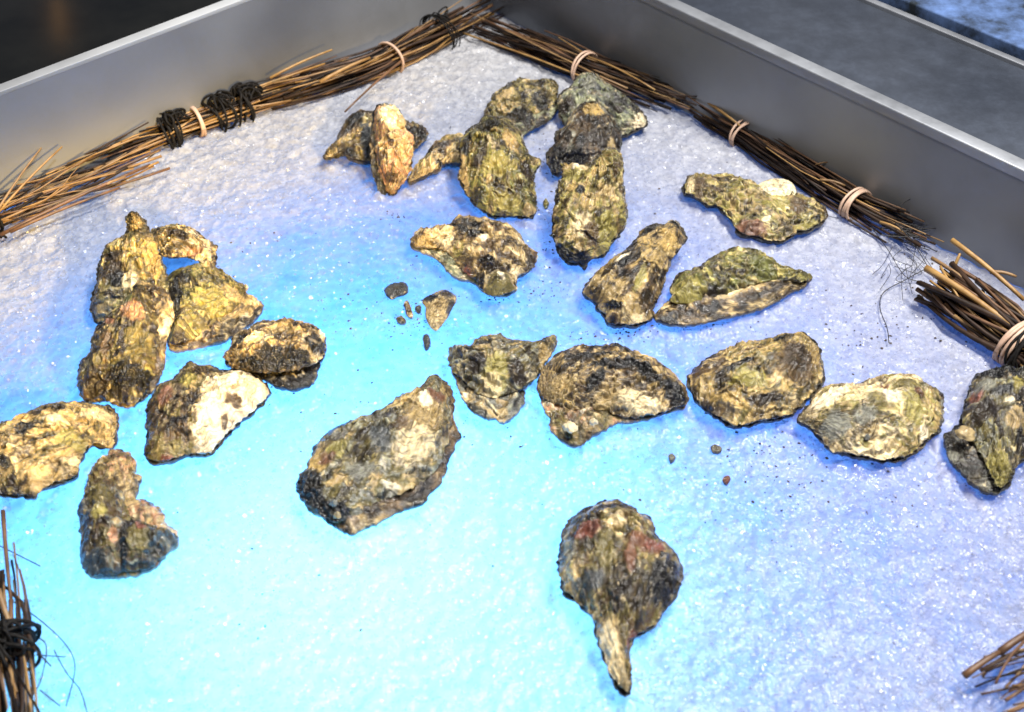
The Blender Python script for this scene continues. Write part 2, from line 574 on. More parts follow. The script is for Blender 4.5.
def build_shell(name, root, outline, plane, off, h_top, h_bot, umbo, seed, pal, blobs,
                rings=7, lam=0.0044, rib=0.0024, lump=0.0024, jag=0.0021, n=280, mt=94, mb=22, spine=None,
                twist=0.0, sharp=0.80, dark_amt=0.85):
    uvo = plane.uv(closed_spline(outline, n), off)
    # ragged lip
    tang = np.roll(uvo, -1, 0) - np.roll(uvo, 1, 0)
    nor = np.stack([tang[:, 1], -tang[:, 0]], 1)
    nor /= np.linalg.norm(nor, axis=1)[:, None] + 1e-12
    w3 = np.c_[uvo, np.full(n, seed * 0.37)]
    uvo = uvo + nor * (jag * (1.3 * fbm(w3 * 130, 3) + 0.9 * fbm(w3 * 420 + 9, 2)))[:, None]
    area, cen = poly_area_centroid(uvo)
    if spine is None:
        d = uvo - cen
        cov = d.T @ d / len(d)
        ev, evec = np.linalg.eigh(cov)
        ax = evec[:, 1] * math.sqrt(max(ev[1] - ev[0], 0)) * 1.0
        sp = np.stack([cen - ax, cen + ax])
    else:
        sp = plane.uv(np.array(spine, float), off)
    U = plane.uv(np.array(umbo, float), off)
    base = nearest_on_segments(uvo, sp)
    dense = closed_spline(uvo, 420)
    rs = np.random.default_rng(seed)

    def grid(m):
        t = np.linspace(0, 1, m)
        t = 1 - (1 - t) ** 1.25
        return (base[None] + t[:, None, None] * (uvo - base)[None]).reshape(-1, 2)

    def dist_edge(p):
        r = np.empty(len(p))
        for k in range(0, len(p), 4000):
            r[k:k + 4000] = np.sqrt(((p[k:k + 4000, None] - dense[None]) ** 2).sum(-1)).min(1)
        return r

    pt = grid(mt)
    de = dist_edge(pt)
    de[-n:] = 0
    dmax = de.max()
    s = np.clip(de / dmax, 0, 1)
    prof = np.sqrt(np.clip(1 - (1 - s) ** 2, 0, 1)) ** (2 * sharp)
    p3 = np.c_[pt, np.full(len(pt), seed * 1.7)]
    dU = np.linalg.norm(pt - U, axis=1)
    g = dU / (dU + de + 1e-6)
    rel = pt - U
    ang = np.arctan2(rel[:, 1], rel[:, 0])
    size = math.sqrt(abs(area))
    low = fbm(p3 * 28, 3)
    ph = (dU / size * 0.55 + g * 0.75) * rings + 1.5 * fbm(p3 * 45 + 5, 3) + 0.5 * fbm(p3 * 170, 2)
    ph = ph + 0.38 * fbm(np.c_[np.cos(ang) * 7, np.sin(ang) * 7, ph * 0.8 + seed], 3, 0.6)      # scalloped growth lips
    fr = ph - np.floor(ph)
    idr = np.floor(ph)
    step = np.where(fr < 0.93, (fr / 0.93) ** 1.8, (1 - fr) / 0.07)
    lam_amp = lam * np.clip(0.55 + 1.6 * fbm(p3 * 33 + 50, 3), 0.05, 2.0) * smooth(0.0, 0.12, s + 0.05)
    st = np.c_[np.cos(ang) * 3.2, np.sin(ang) * 3.2, dU / size * 0.55 + seed]
    ribs = fbm(st * 2.2, 4, 0.6)
    fold = fbm(np.c_[np.cos(ang) * 2, np.sin(ang) * 2, np.full(len(ang), seed * .3)] * 2.0, 2)
    l1 = fbm(p3 * 60 + 3, 3)
    rid = 1 - np.abs(fbm(p3 * 85 + 31, 3)) * 2.4
    fine = fbm(p3 * 300, 3)
    edge_fade = 0.25 + 0.75 * smooth(0, 0.25, s)
    h = h_top * prof * (1 + 0.55 * low + twist * (pt - cen)[:, 0] / size)
    h = h + lam_amp * (step - 0.35)
    h = h + edge_fade * (rib * (ribs * 1.6) * (0.35 + g) + rib * 1.1 * fold * g + lump * l1 + lump * 0.8 * rid + 0.0006 * fine)
    # ---------------- colour
    order = [COL[c] for c in pal]
    kk = len(order)
    v = 0.5 + 0.75 * fbm(st * np.array([2.4, 2.4, 1.2]) + 3, 4, 0.6) + 0.75 * fbm(p3 * 62 + 77, 4, 0.6) + 0.10 * (step - 0.5)
    v = v + 0.42 * (_perm[(idr.astype(int) * 7 + seed) % 256] / 255.0 - 0.5)
    v = np.clip((v - 0.08) / 0.84, 0, 1) * (kk - 1)
    i0 = np.clip(np.floor(v).astype(int), 0, kk - 2)
    f = smooth(0.15, 0.85, v - i0)[:, None]
    oa = np.array(order)
    col = oa[i0] * (1 - f) + oa[i0 + 1] * f
    blobmask = np.zeros(len(pt))
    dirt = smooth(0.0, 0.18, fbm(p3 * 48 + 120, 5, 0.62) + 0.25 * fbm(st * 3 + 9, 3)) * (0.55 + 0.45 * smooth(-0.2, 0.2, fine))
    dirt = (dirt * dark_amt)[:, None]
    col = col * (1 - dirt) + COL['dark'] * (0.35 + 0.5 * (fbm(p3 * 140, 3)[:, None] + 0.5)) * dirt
    pale = (smooth(0.10, 0.30, fbm(p3 * 40 + 210, 5, 0.6)) * smooth(-0.15, 0.15, fbm(p3 * 170 + 2, 3)) * 0.6)[:, None]
    col = col * (1 - pale) + (0.5 * COL['cream'] + 0.5 * np.minimum(col * 2.0, 0.7)) * pale
    for bl in blobs:
        bx, by, rx, ry, cn = bl[:5]
        rot = math.radians(bl[5]) if len(bl) > 5 else 0.0
        amt = bl[6] if len(bl) > 6 else 1.0
        c0 = plane.uv(np.array([bx, by], float), off + 0.65 * h_top)
        ex = plane.uv(np.array([bx + math.cos(rot), by + math.sin(rot)]), off + 0.65 * h_top) - c0
        ey = plane.uv(np.array([bx - math.sin(rot), by + math.cos(rot)]), off + 0.65 * h_top) - c0
        Mi = np.linalg.inv(np.stack([ex, ey], 1))
        q = (pt - c0) @ Mi.T
        r = np.sqrt((q[:, 0] / rx) ** 2 + (q[:, 1] / ry) ** 2)
        r = r + 0.55 * fbm(p3 * 70 + bx, 4, 0.65) + 0.35 * fbm(p3 * 260 + by, 2)
        mk = (1 - smooth(0.72, 1.12, r)) * amt * (0.75 + 0.25 * smooth(-0.35, 0.05, fbm(p3 * 150 + 20 + bx, 3)))
        blobmask = np.maximum(blobmask, mk)
        c = COL[cn] * (1 + 0.5 * fbm(p3 * 120 + 8, 3))[:, None]
        col = col * (1 - mk[:, None]) + c * mk[:, None]
        if cn == 'black':
            dcell, _ = cells(pt * 520, seed)
            h = h + mk * (0.0024 * (0.62 - dcell) + 0.0005)
        elif cn in ('white', 'cream', 'red', 'rust'):
            h = h + mk * 0.0007
    # pale frill at each growth lip, dirt and painted crevice shade where the next layer emerges
    keep_ = 1 - 0.65 * blobmask
    lip = (keep_ * smooth(0.74, 0.88, fr) * (1 - smooth(0.93, 0.97, fr)) * smooth(0.1, 0.6, fbm(p3 * 70 + 90, 3) + 0.4))[:, None]
    col = col * (1 - 0.7 * lip) + (0.7 * lip) * np.minimum(col * 2.2 + 0.03, COL['cream'])
    dirt_shade = (smooth(0.94, 0.98, fr) + (1 - smooth(0.0, 0.13, fr))) * smooth(-0.1, 0.25, fbm(p3 * 55 + 41, 3))
    dirt_shade = (np.clip(dirt_shade, 0, 1) * (1 - 0.5 * blobmask))[:, None] * 0.85
    col = col * (1 - dirt_shade) + COL['dark'] * 0.5 * dirt_shade
    spk = smooth(0.30, 0.42, fbm(p3 * 210 + 13, 3))[:, None] * 0.5 * keep_[:, None]
    col = col * (1 - spk) + COL['black'] * spk
    sp2 = smooth(0.36, 0.46, fbm(p3 * 190 + 63, 3))[:, None] * 0.7 * keep_[:, None]
    col = col * (1 - sp2) + COL['cream'] * sp2
    streak = smooth(0.16, 0.36, fbm(np.c_[np.cos(ang) * 11, np.sin(ang) * 11, dU / size * 1.6 + seed], 4, 0.6))[:, None] * 0.55 * keep_[:, None]
    col = col * (1 - streak) + COL['dark'] * 0.7 * streak
    col = np.clip(1.13 * np.clip(col, 0, 1) ** 1.22, 0.003, 0.72)
    # ---------------- underside
    pb = grid(mb)
    db = dist_edge(pb)
    db[-n:] = 0
    sb = np.clip(db / dmax, 0, 1)
    q3 = np.c_[pb, np.full(len(pb), seed * 2.9 + 40)]
    hb = -h_bot * np.sqrt(np.clip(1 - (1 - sb) ** 2, 0, 1)) * (1 + 0.4 * fbm(q3 * 30, 2)) + smooth(0, 0.2, sb) * 0.002 * fbm(q3 * 90, 3)
    vb = np.clip(0.5 + 1.1 * fbm(q3 * 70, 4), 0, 1)[:, None]
    colb = oa[min(1, kk - 1)] * 0.8 * (1 - vb) + oa[kk - 1] * 0.8 * vb
    hb[-n:] = h[-n:]
    Wt = plane.world(pt, h + off)
    Wb = plane.world(pb, hb + off)
    verts = np.r_[Wt, Wb[:-n]] - np.array(root.location)
    rho = (dU * 0.55 + g * 0.75 * size) / 1.3 + 0.012 * fbm(p3 * 45 + 5, 3)
    flow_t = np.c_[rho, ang * size * 0.45, np.full(len(pt), float(seed))]
    db_, dUb = db, np.linalg.norm(pb - U, axis=1)
    rb = pb - U
    flow_b = np.c_[(dUb * 0.55 + dUb / (dUb + db_ + 1e-6) * 0.75 * size) / 1.3 + 0.012 * fbm(q3 * 45 + 5, 3), np.arctan2(rb[:, 1], rb[:, 0]) * size * 0.45, np.full(len(pb), seed + .5)]
    flow = np.r_[flow_t, flow_b[:-n]]
    cols = np.r_[col, colb[:-n]]
    nt_ = len(Wt)
    i = np.arange(n)
    i1 = (i + 1) % n
    faces = []
    for j in range(mt - 1):
        faces.append(np.stack([j * n + i, (j + 1) * n + i, (j + 1) * n + i1, j * n + i1], 1))
    for j in range(mb - 1):
        a = nt_ + j * n
        if j == mb - 2:
            bidx = (mt - 1) * n
        else:
            bidx = nt_ + (j + 1) * n
        faces.append(np.stack([a + i, a + i1, bidx + i1, bidx + i], 1))
    faces = np.concatenate(faces)
    ccw = area > 0
    if not ccw:
        faces = faces[:, ::-1]
    o = raw_mesh(name, verts, faces, M_SHELL, root)
    me = o.data
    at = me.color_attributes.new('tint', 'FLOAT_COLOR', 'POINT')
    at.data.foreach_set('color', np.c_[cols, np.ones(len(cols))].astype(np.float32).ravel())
    fa = me.attributes.new('flow', 'FLOAT_VECTOR', 'POINT')
    fa.data.foreach_set('vector', flow.astype(np.float32).ravel())
    bm = bmesh.new()
    bm.from_mesh(me)
    bm.verts.ensure_lookup_table()
    inner = [bm.verts[k] for k in range(n)]
    bmesh.ops.remove_doubles(bm, verts=inner, dist=2e-5)
    inner = None
    bm.to_mesh(me)
    bm.free()
    return o


def shrink(outline, k):
    q = np.asarray(outline, float)
    c = q.mean(0)
    return c + (q - c) * k


def barnacle(root, plane, px, py, r_px, colname, off, seed):
    c0 = plane.uv(np.array([px, py], float), off)
    r = np.linalg.norm(plane.uv(np.array([px + r_px, py], float), off) - c0)
    nn, mm = 18, 7
    vs, cs = [], []
    for j in range(mm):
        t = j / (mm - 1)
        for i in range(nn):
            a = 2 * math.pi * i / nn
            p = np.array([[math.cos(a) * 2 + px, math.sin(a) * 2, t * 2 + seed]])
            rr = r * math.sin(math.pi / 2 * t) * (1 + 0.9 * float(fbm(p, 3)[0]))
            hh = r * 0.26 * math.cos(math.pi / 2 * t) * (1 + 1.2 * float(fbm(p * 1.7 + 4, 2)[0])) - 0.004 * t
            q = plane.world(np.array([[c0[0] + rr * math.cos(a), c0[1] + rr * math.sin(a)]]), np.array([off + hh]))[0]
            vs.append(q - np.array(root.location))
            cs.append(np.clip(COL[colname] * (1 + 0.6 * float(fbm(p * 3, 3)[0])), 0, 0.85))
    fs = []
    for j in range(mm - 1):
        for i in range(nn):
            fs.append((j * nn + i, (j + 1) * nn + i, (j + 1) * nn + (i + 1) % nn, j * nn + (i + 1) % nn))
    return mesh_object('barnacle', np.array(vs), fs, M_SHELL, root, True, np.array(cs))


OYSTERS = []
RINGS = []


def oyster(label, outline, umbo, pal, blobs=(), upper=None, lift=0.011, a=0.0, b=0.0, ht=0.013, hb=0.013,
           low_pal=None, bumps=(), gap=0.0035, cat='oyster', low_top=0.004, **kw):
    seed = len(OYSTERS) * 3 + 11
    pl = Plane(outline, lift, a, b)
    root = thing('oyster', label, cat, tuple(np.array([*pl.anchor[:2], 0.0])), 'oysters laid out on the ice')
    up = upper if upper is not None else shrink(outline, 0.965)
    lkw = {k: v for k, v in kw.items() if k in ('rings', 'jag', 'spine')}
    build_shell('lower_shell', root, outline, pl, 0.0, low_top, hb, umbo, seed + 1,
                low_pal or ['black', 'dark', 'slate', 'brown', 'grey'], [], n=200, mt=34, mb=20, lump=0.0014, sharp=0.6, lam=0.003, **lkw)
    build_shell('upper_shell', root, up, pl, gap, ht, 0.002, umbo, seed, pal, blobs, **kw)
    for (bx, by, br, bc) in bumps:
        barnacle(root, pl, bx, by, br, bc, gap + ht * 0.8, seed)
    q_ = closed_spline(outline, 60)
    RINGS.append((pl.world(pl.uv(q_), np.zeros(len(q_))), lift, b))
    OYSTERS.append(root)
    return root


oyster('dark olive oyster lying crosswise behind the upright mottled tan oyster',
       [(323, 156), (336, 141), (341, 128), (350, 116), (362, 112), (385, 118), (405, 125), (417, 126), (428, 130), (425, 139), (416, 147), (405, 151), (375, 162), (352, 159), (340, 153), (330, 158)],
       (326, 155), ['black', 'dark', 'brown', 'olive', 'gold'], [(356, 125, 10, 8, 'black'), (348, 150, 9, 6, 'black'), (366, 140, 7, 12, 'slate'), (418, 134, 14, 9, 'black'), (330, 152, 6, 4, 'cream')], ht=0.014)
oyster('upright mottled tan and pink oyster with a cream knob on top',
       [(375.8, 107.4), (381, 103.6), (393.8, 104.9), (403.2, 115.8), (405.4, 128.5), (413.8, 138), (411.7, 160), (409.6, 172.7), (400, 187.5), (392.7, 196), (386.4, 193.8), (383, 197.6), (380, 193.8), (373, 177), (371, 164.3), (370.6, 139), (371.6, 118)],
       (390, 193), ['brown', 'tan', 'pink', 'tan', 'cream'], [(391, 117, 13, 13, 'cream'), (380, 116, 6, 6, 'cream'), (391, 143, 4, 4, 'dark'), (378, 190, 8, 3, 'slate', 60), (391, 177, 7, 6, 'brown'), (403, 150, 5, 10, 'tan')],
       upper=[(377, 107), (384, 104), (394, 105), (403, 116), (405.4, 128.5), (413.8, 138), (411.7, 160), (409.6, 172.7), (400, 187), (392.7, 195), (386, 190), (380, 177), (377, 160), (375, 139), (374, 118)],
       b=1.0, lift=0.004, low_pal=['black', 'dark', 'slate', 'grey'], bumps=[(388, 112, 8, 'cream'), (398, 121, 7, 'tan')], ht=0.012)
oyster('small slender tan oyster poking out left from under the broad olive oyster',
       [(406.4, 181), (412.7, 170.6), (423.3, 158), (433.8, 145.3), (446.4, 139), (459, 136.5), (475, 141), (476, 160), (455, 163.2), (444.3, 163.2), (440, 168.5), (425.4, 174.8), (410.6, 182.2)],
       (408, 180), ['dark', 'brown', 'tan', 'olive', 'tan', 'cream'], [(445, 160, 9, 3, 'black'), (425, 170, 12, 4, 'tan', -25)], ht=0.010)
oyster('grey green oyster lying directly behind the broad olive oyster of the back pile',
       [(484.3, 115.3), (490.6, 101.6), (492.7, 95.3), (501, 90), (513.8, 83.7), (522.2, 80.5), (530.6, 83.7), (545.4, 82.6), (557, 83.7), (557, 97.4), (557, 110), (549.6, 118.5), (537, 125.8), (526.4, 133.2), (518, 138.4), (505, 130)],
       (555, 88), ['black', 'dark', 'olive', 'olive', 'tan', 'sage'], [(540, 100, 9, 6, 'black'), (520, 112, 22, 3, 'black', -12), (505, 98, 10, 5, 'tan', -25)],
       upper=[(484, 115), (490.6, 101.6), (492.7, 95.3), (501, 90), (513.8, 83.7), (522.2, 80.5), (530.6, 83.7), (545.4, 82.6), (557, 83.7), (557, 97), (554, 104), (540, 112), (520, 121), (504, 124)], low_pal=['black', 'dark', 'sage', 'olive'], ht=0.012)
oyster('broad olive green oyster standing on end with a dark crusted top, in the back pile',
       [(460, 139.5), (467.4, 131), (478, 122.7), (485.3, 114.3), (494.8, 117.4), (505.3, 116.4), (513.8, 122.7), (520, 131), (524.3, 143.8), (530.6, 154.3), (542.2, 161.7), (534.8, 173.3), (535.9, 188), (537, 204.9), (534.8, 215.4), (524.3, 218.6), (507.4, 217.5), (492.7, 217.5), (482, 211), (471.6, 202.8), (463.2, 190), (458, 175.4), (460, 162.7), (459, 150)],
       (490, 122), ['dark', 'olive', 'green', 'moss', 'olive', 'tan'], [(489, 126, 14, 9, 'black'), (466, 143, 6, 12, 'black', 25), (511, 142, 8, 14, 'tan', -20), (463, 172, 6, 26, 'tan', -8), (480, 160, 6, 12, 'dark', 30), (497, 168, 16, 12, 'moss'), (508, 202, 14, 8, 'moss', 25), (526, 170, 9, 8, 'dark'), (530, 208, 7, 7, 'tan')],
       b=0.4, lift=0.008, ht=0.015, rib=0.002)
oyster('grey green chalky oyster at the back, touching the straw bundle with the white band',
       [(559.7, 93.7), (569, 86.7), (580.8, 73.5), (594.8, 73.5), (611, 86.7), (625.3, 96), (639.4, 107.8), (648.7, 121.9), (641.7, 129), (620.6, 136), (609, 131), (574, 131), (562, 122), (557, 105.5)],
       (645, 124), ['black', 'slate', 'sage', 'sage', 'grey', 'cream'], [(640, 120, 7, 8, 'white'), (568, 105, 8, 8, 'dark'), (619, 112, 5, 4, 'dark'), (590, 84, 8, 6, 'grey')], b=0.15, ht=0.012)
oyster('dark brown and black oyster in the middle of the back pile, under the yellowish one',
       [(583.3, 103.7), (598, 102.7), (608.6, 112), (619, 127), (622.3, 139.5), (619, 154.3), (604.4, 169), (580, 174), (560, 176), (549.6, 171), (546.4, 154.3), (553.8, 143.8), (554.9, 133.2), (564.3, 127), (570.7, 114.3)],
       (592, 106), ['black', 'dark', 'brown', 'grey', 'tan'], [(593, 111, 12, 8, 'gold'), (558, 160, 10, 18, 'black'), (597, 140, 14, 9, 'dark'), (582, 130, 9, 8, 'brown'), (575, 158, 12, 6, 'black'), (612, 147, 5, 10, 'tan')], b=0.3, lift=0.014, ht=0.016)
oyster('yellow olive squared oyster at the front of the back pile, with a dark pit',
       [(559, 161), (565.3, 167.4), (572.7, 162), (585.3, 164.2), (598, 155.8), (604.3, 147.4), (617, 148.4), (623.3, 156.9), (623.3, 173.7), (624.3, 194.8), (627.5, 213.8), (624.3, 228.5), (612.7, 243.3), (604.3, 256), (592, 260), (585, 270), (579, 265), (570.6, 265.4), (560, 256), (553.7, 241.2), (551.6, 228.5), (553.7, 203.2), (558, 184.3), (562, 175)],
       (600, 156), ['brown', 'olive', 'moss', 'tan', 'gold', 'moss'], [(580, 192, 5.5, 4.5, 'black'), (580, 166, 9, 4, 'cream'), (573, 174, 12, 6, 'moss'), (582, 227, 10, 13, 'cream'), (606, 232, 12, 20, 'moss', 15), (592, 234, 8, 14, 'brown'), (580, 256, 18, 5, 'black', 6), (565, 250, 12, 5, 'black', 40), (557, 194, 3, 7, 'black'), (607, 193, 9, 8, 'tan'), (597, 216, 4, 3, 'dark')],
       b=0.55, lift=0.008, ht=0.014, bumps=[(576, 165, 4, 'white'), (583, 167, 3.5, 'cream')])
oyster('long pale olive oyster with two blunt ends beside the right straw bundle',
       [(682.7, 192.7), (684.8, 181), (692, 174.8), (704.8, 175.8), (715.3, 174.8), (728, 174.3), (742.7, 179), (755.4, 183.2), (759.6, 187.4), (776.4, 189.5), (795.4, 192.7), (806, 198), (818.6, 202), (827, 210.6), (825, 221), (812.3, 229.5), (797.5, 233.8), (784.9, 241), (772.2, 242), (759.6, 239), (738.5, 233.8), (732.2, 223.2), (721.7, 210.6), (715.3, 205.3), (707, 205.3), (692, 195.8)],
       (690, 184), ['brown', 'olive', 'tan', 'moss', 'moss', 'cream'], [(699, 186, 7, 9, 'brown'), (691, 182, 4, 7, 'cream'), (752, 226, 18, 7, 'rust', 12), (819, 215, 3, 3, 'black'), (766, 221, 4, 2, 'white'), (798, 206, 10, 8, 'brown'), (815, 222, 14, 6, 'moss'), (745, 212, 5, 2, 'dark')],
       ht=0.010, lift=0.009, rib=0.0012)
oyster('streaky brown oyster with a raised fan end, left of the pointed green oyster',
       [(581.6, 294.3), (583.7, 287), (591, 277.4), (599.5, 269), (612, 258.5), (629, 245.8), (637.4, 237.4), (641.7, 230), (654.3, 224.8), (662.7, 225.8), (671.2, 221), (679.6, 224.8), (686, 233.2), (686, 241.6), (675.4, 254.3), (669, 267), (665.9, 277.4), (660.6, 294.3), (654.3, 307), (653.2, 317.5), (641.7, 324.9), (629, 327), (608, 324.9), (603.7, 317.5), (597.4, 309), (591, 300.6)],
       (676, 232), ['black', 'dark', 'brown', 'tan', 'gold', 'tan'], [(646, 230, 10, 4, 'black', -25), (675, 223, 6, 4, 'black'), (668, 240, 12, 9, 'gold', -40), (624, 262, 14, 7, 'black', -40), (610, 270, 12, 4, 'dark', -40), (622, 259, 9, 2, 'white', -18), (613, 290, 13, 10, 'tan'), (612, 287, 5, 2, 'dark', 30), (642, 318, 11, 8, 'cream'), (640, 282, 4, 14, 'moss', 25), (592, 300, 8, 4, 'slate', 40), (614, 305, 10, 3, 'black', 20)],
       b=0.12, ht=0.015, rib=0.0026, lam=0.0019, rings=5)
oyster('pointed green oyster with a gaping dark seam along its near side',
       [(654.3, 315), (662, 306), (671, 298), (670, 288), (675.4, 277.4), (692.2, 273.2), (705, 262.7), (721.7, 254.3), (738.6, 251), (757.5, 254.8), (770, 263.3), (784.9, 269.6), (795.4, 271.7), (811.2, 277), (806, 284.3), (787, 295), (770, 305), (751, 311), (730, 315.4), (704.9, 321.7), (683.8, 324.9), (660.6, 322.7)],
       (808, 277), ['dark', 'olive', 'green', 'moss', 'moss', 'tan'], [(787, 280, 14, 5, 'tan', -15), (690, 290, 14, 8, 'moss', -10), (795, 275, 12, 3, 'black', 10), (762, 268, 16, 8, 'green', 25)],
       upper=[(672, 302), (671, 290), (676, 277.4), (692.2, 273.2), (705, 262.7), (721.7, 254.3), (738.6, 251), (757.5, 254.8), (770, 263.3), (784.9, 269.6), (795.4, 271.7), (811.2, 277), (800, 282), (778, 281), (752, 285), (728, 294), (705, 299), (688, 304)],
       low_pal=['black', 'dark', 'brown', 'tan', 'tan', 'cream'], ht=0.013, gap=0.006, low_top=0.006, rib=0.0022)
oyster('brown oyster with a narrow tan neck and black crust, above the small loose chips',
       [(412, 238), (420.6, 230.6), (437.4, 229.5), (450, 225.3), (456.4, 216.9), (464.8, 219), (483.8, 220), (504.9, 225.3), (517.5, 231.6), (523.9, 242), (536.5, 254.8), (534.4, 265.3), (526, 273.8), (517.5, 278), (515.4, 290.6), (496.4, 295.9), (483.8, 292.7), (475.4, 284.3), (464.8, 280), (454.3, 276), (443.8, 265.3), (431, 254.8), (418.5, 250.6), (412, 246.4)],
       (415, 241), ['dark', 'brown', 'brown', 'tan', 'tan', 'cream'], [(467, 229, 18, 9, 'black', 10), (478, 238, 12, 5, 'black'), (424, 240, 12, 6, 'gold'), (446, 236, 8, 7, 'cream'), (458, 246, 6, 6, 'moss'), (483, 242, 5, 3, 'white'), (462, 268, 8, 6, 'red'), (477, 277, 8, 10, 'black'), (497, 270, 16, 6, 'dark'), (500, 284, 14, 8, 'olive'), (501, 279, 3.5, 2, 'white', 20), (531, 258, 5, 8, 'dark'), (486, 262, 9, 6, 'black')],
       upper=[(412, 238), (420.6, 230.6), (437.4, 229.5), (450, 225.3), (456.4, 216.9), (464.8, 219), (483.8, 220), (504.9, 225.3), (517.5, 231.6), (523.9, 242), (536.5, 254.8), (534.4, 265.3), (526, 273.8), (517.5, 278), (515.4, 290.6), (496.4, 295.9), (483.8, 292.7), (474, 281), (463, 272), (456, 262), (447, 252), (432, 248), (418.5, 248), (412, 245)],
       low_pal=['slate', 'grey', 'sage', 'cream'], ht=0.014, bumps=[(483, 241, 3, 'white'), (459, 243, 4, 'tan')])
oyster('tall olive oyster with a thumb shaped tip, rearmost of the left stack',
       [(126.4, 231.6), (126.4, 216.9), (132.7, 211.6), (140, 213.7), (146.4, 223.2), (152.7, 233.7), (159, 246.4), (163.3, 263.2), (167.5, 278), (169.6, 288.5), (165.4, 301), (140, 318), (123, 322), (98, 324.3), (92.7, 318), (89.5, 305.4), (95.8, 284.3), (98, 267.4), (104.3, 248.5), (110.6, 242)],
       (134, 217), ['dark', 'olive', 'olive', 'tan', 'moss', 'gold'], [(134, 220, 7, 9, 'gold'), (113, 256, 11, 7, 'dark'), (110, 272, 12, 9, 'dark'), (120, 280, 10, 8, 'black'), (152, 275, 2.2, 14, 'dark', -6), (150, 255, 9, 18, 'gold', -12), (131, 281, 8, 10, 'cream', 20), (103, 311, 10, 8, 'tan')],
       b=0.45, lift=0.010, ht=0.016, rib=0.0026)
oyster('thin arched oyster arm behind the left stack with an open hollow beneath it',
       [(150, 232), (165.4, 228.5), (186.4, 227.5), (197, 231.7), (206, 240), (217, 245.3), (217.5, 252), (215, 267), (207.5, 270.5), (200, 262), (186.4, 257), (165.4, 257), (152, 250)],
       (155, 240), ['dark', 'brown', 'olive', 'tan', 'brown', 'cream'], [(180, 238, 14, 4, 'dark', 10), (203, 255, 8, 9, 'cream'), (193, 250, 10, 3, 'pink')], lift=0.022, ht=0.010, hb=0.006, spine=[(165, 243), (185, 243), (198, 247), (207, 257)])
oyster('rounded olive oyster with a black patch and frilled lower lip, beside the left stack',
       [(160, 285), (178, 273.8), (194.9, 268.5), (211.7, 268.5), (226.5, 273.8), (237, 282), (247.6, 285.4), (245.5, 292.7), (256, 297), (264, 305), (258, 317), (245.5, 327), (228.6, 338), (207.5, 345), (180, 350), (168, 347), (163, 325)],
       (240, 293), ['dark', 'olive', 'olive', 'moss', 'green', 'tan'], [(181, 283, 14, 10, 'black', -20), (176, 300, 9, 16, 'black'), (210, 300, 18, 12, 'moss'), (180, 335, 12, 8, 'dark'), (232, 290, 10, 6, 'tan')],
       upper=[(160, 285), (178, 273.8), (194.9, 268.5), (211.7, 268.5), (226.5, 273.8), (235, 282), (246, 286), (243, 294), (238, 305), (222, 319), (205, 331), (190, 341), (176, 344), (168, 341), (163, 320)],
       low_pal=['dark', 'brown', 'tan', 'gold', 'cream'], ht=0.016, gap=0.005, low_top=0.006)
oyster('large dark olive oyster with a pinkish top, front of the left stack',
       [(135.9, 282.6), (144.3, 282.6), (161, 287), (171.7, 297.4), (173.8, 318.5), (167.5, 339.5), (165.4, 360.6), (159, 379.6), (152.7, 392), (133.8, 406), (121, 406), (102, 400.7), (87.4, 402.8), (81, 396.5), (77.9, 383.8), (80, 364.8), (91.6, 350), (91.6, 337.4), (98, 327), (108.5, 316.4), (123.2, 301.6), (131.7, 293.2)],
       (140, 288), ['dark', 'dark', 'olive', 'olive', 'brown', 'moss'], [(133, 312, 11, 11, 'pink', 0, 0.7), (130, 299, 5, 5, 'green'), (110, 322, 6, 5, 'rust'), (130, 377, 18, 12, 'black'), (147, 380, 9, 14, 'black', 10), (95, 385, 12, 16, 'dark'), (108, 345, 8, 14, 'brown'), (111, 398, 5, 4, 'cream'), (138, 340, 14, 14, 'olive')],
       upper=[(135.9, 284), (143, 286), (150, 293), (156, 308), (159, 330), (158, 352), (154, 375), (147, 393), (133.8, 404), (121, 404), (102, 399), (87.4, 401), (81, 395), (78.5, 383.8), (80, 364.8), (91.6, 350), (91.6, 337.4), (98, 327), (108.5, 316.4), (123.2, 301.6), (131.7, 293.2)],
       low_pal=['dark', 'brown', 'tan', 'tan', 'cream'], b=0.35, lift=0.010, ht=0.017, gap=0.005)
oyster('small oval oyster with a black band across it and a pale rim',
       [(224.3, 354.3), (230.6, 347), (232.7, 337.4), (243.3, 334.2), (249.6, 329), (262.2, 321.6), (287.5, 322.6), (308.6, 324.8), (321.2, 331), (326.5, 348), (320, 364), (315, 379.5), (302.3, 388), (278, 387), (262, 377), (248, 373), (234.8, 369), (226.4, 362.7)],
       (228, 352), ['dark', 'brown', 'tan', 'brown', 'tan', 'cream'], [(280, 358, 34, 9, 'black', -4), (314, 342, 9, 10, 'black'), (243, 342, 8, 5, 'black'), (250, 362, 14, 5, 'black', 10), (248, 346, 10, 2, 'cream', -10), (285, 333, 20, 6, 'tan')],
       upper=[(224.3, 354.3), (230.6, 347), (232.7, 337.4), (243.3, 334.2), (249.6, 329), (262.2, 321.6), (287.5, 322.6), (308.6, 324.8), (321.2, 331), (326.5, 348), (319, 360.6), (308.6, 367), (287.5, 372.2), (258, 373.2), (234.8, 369), (226.4, 362.7)],
       low_pal=['black', 'black', 'slate', 'slate'], ht=0.012, gap=0.008, lift=0.014)
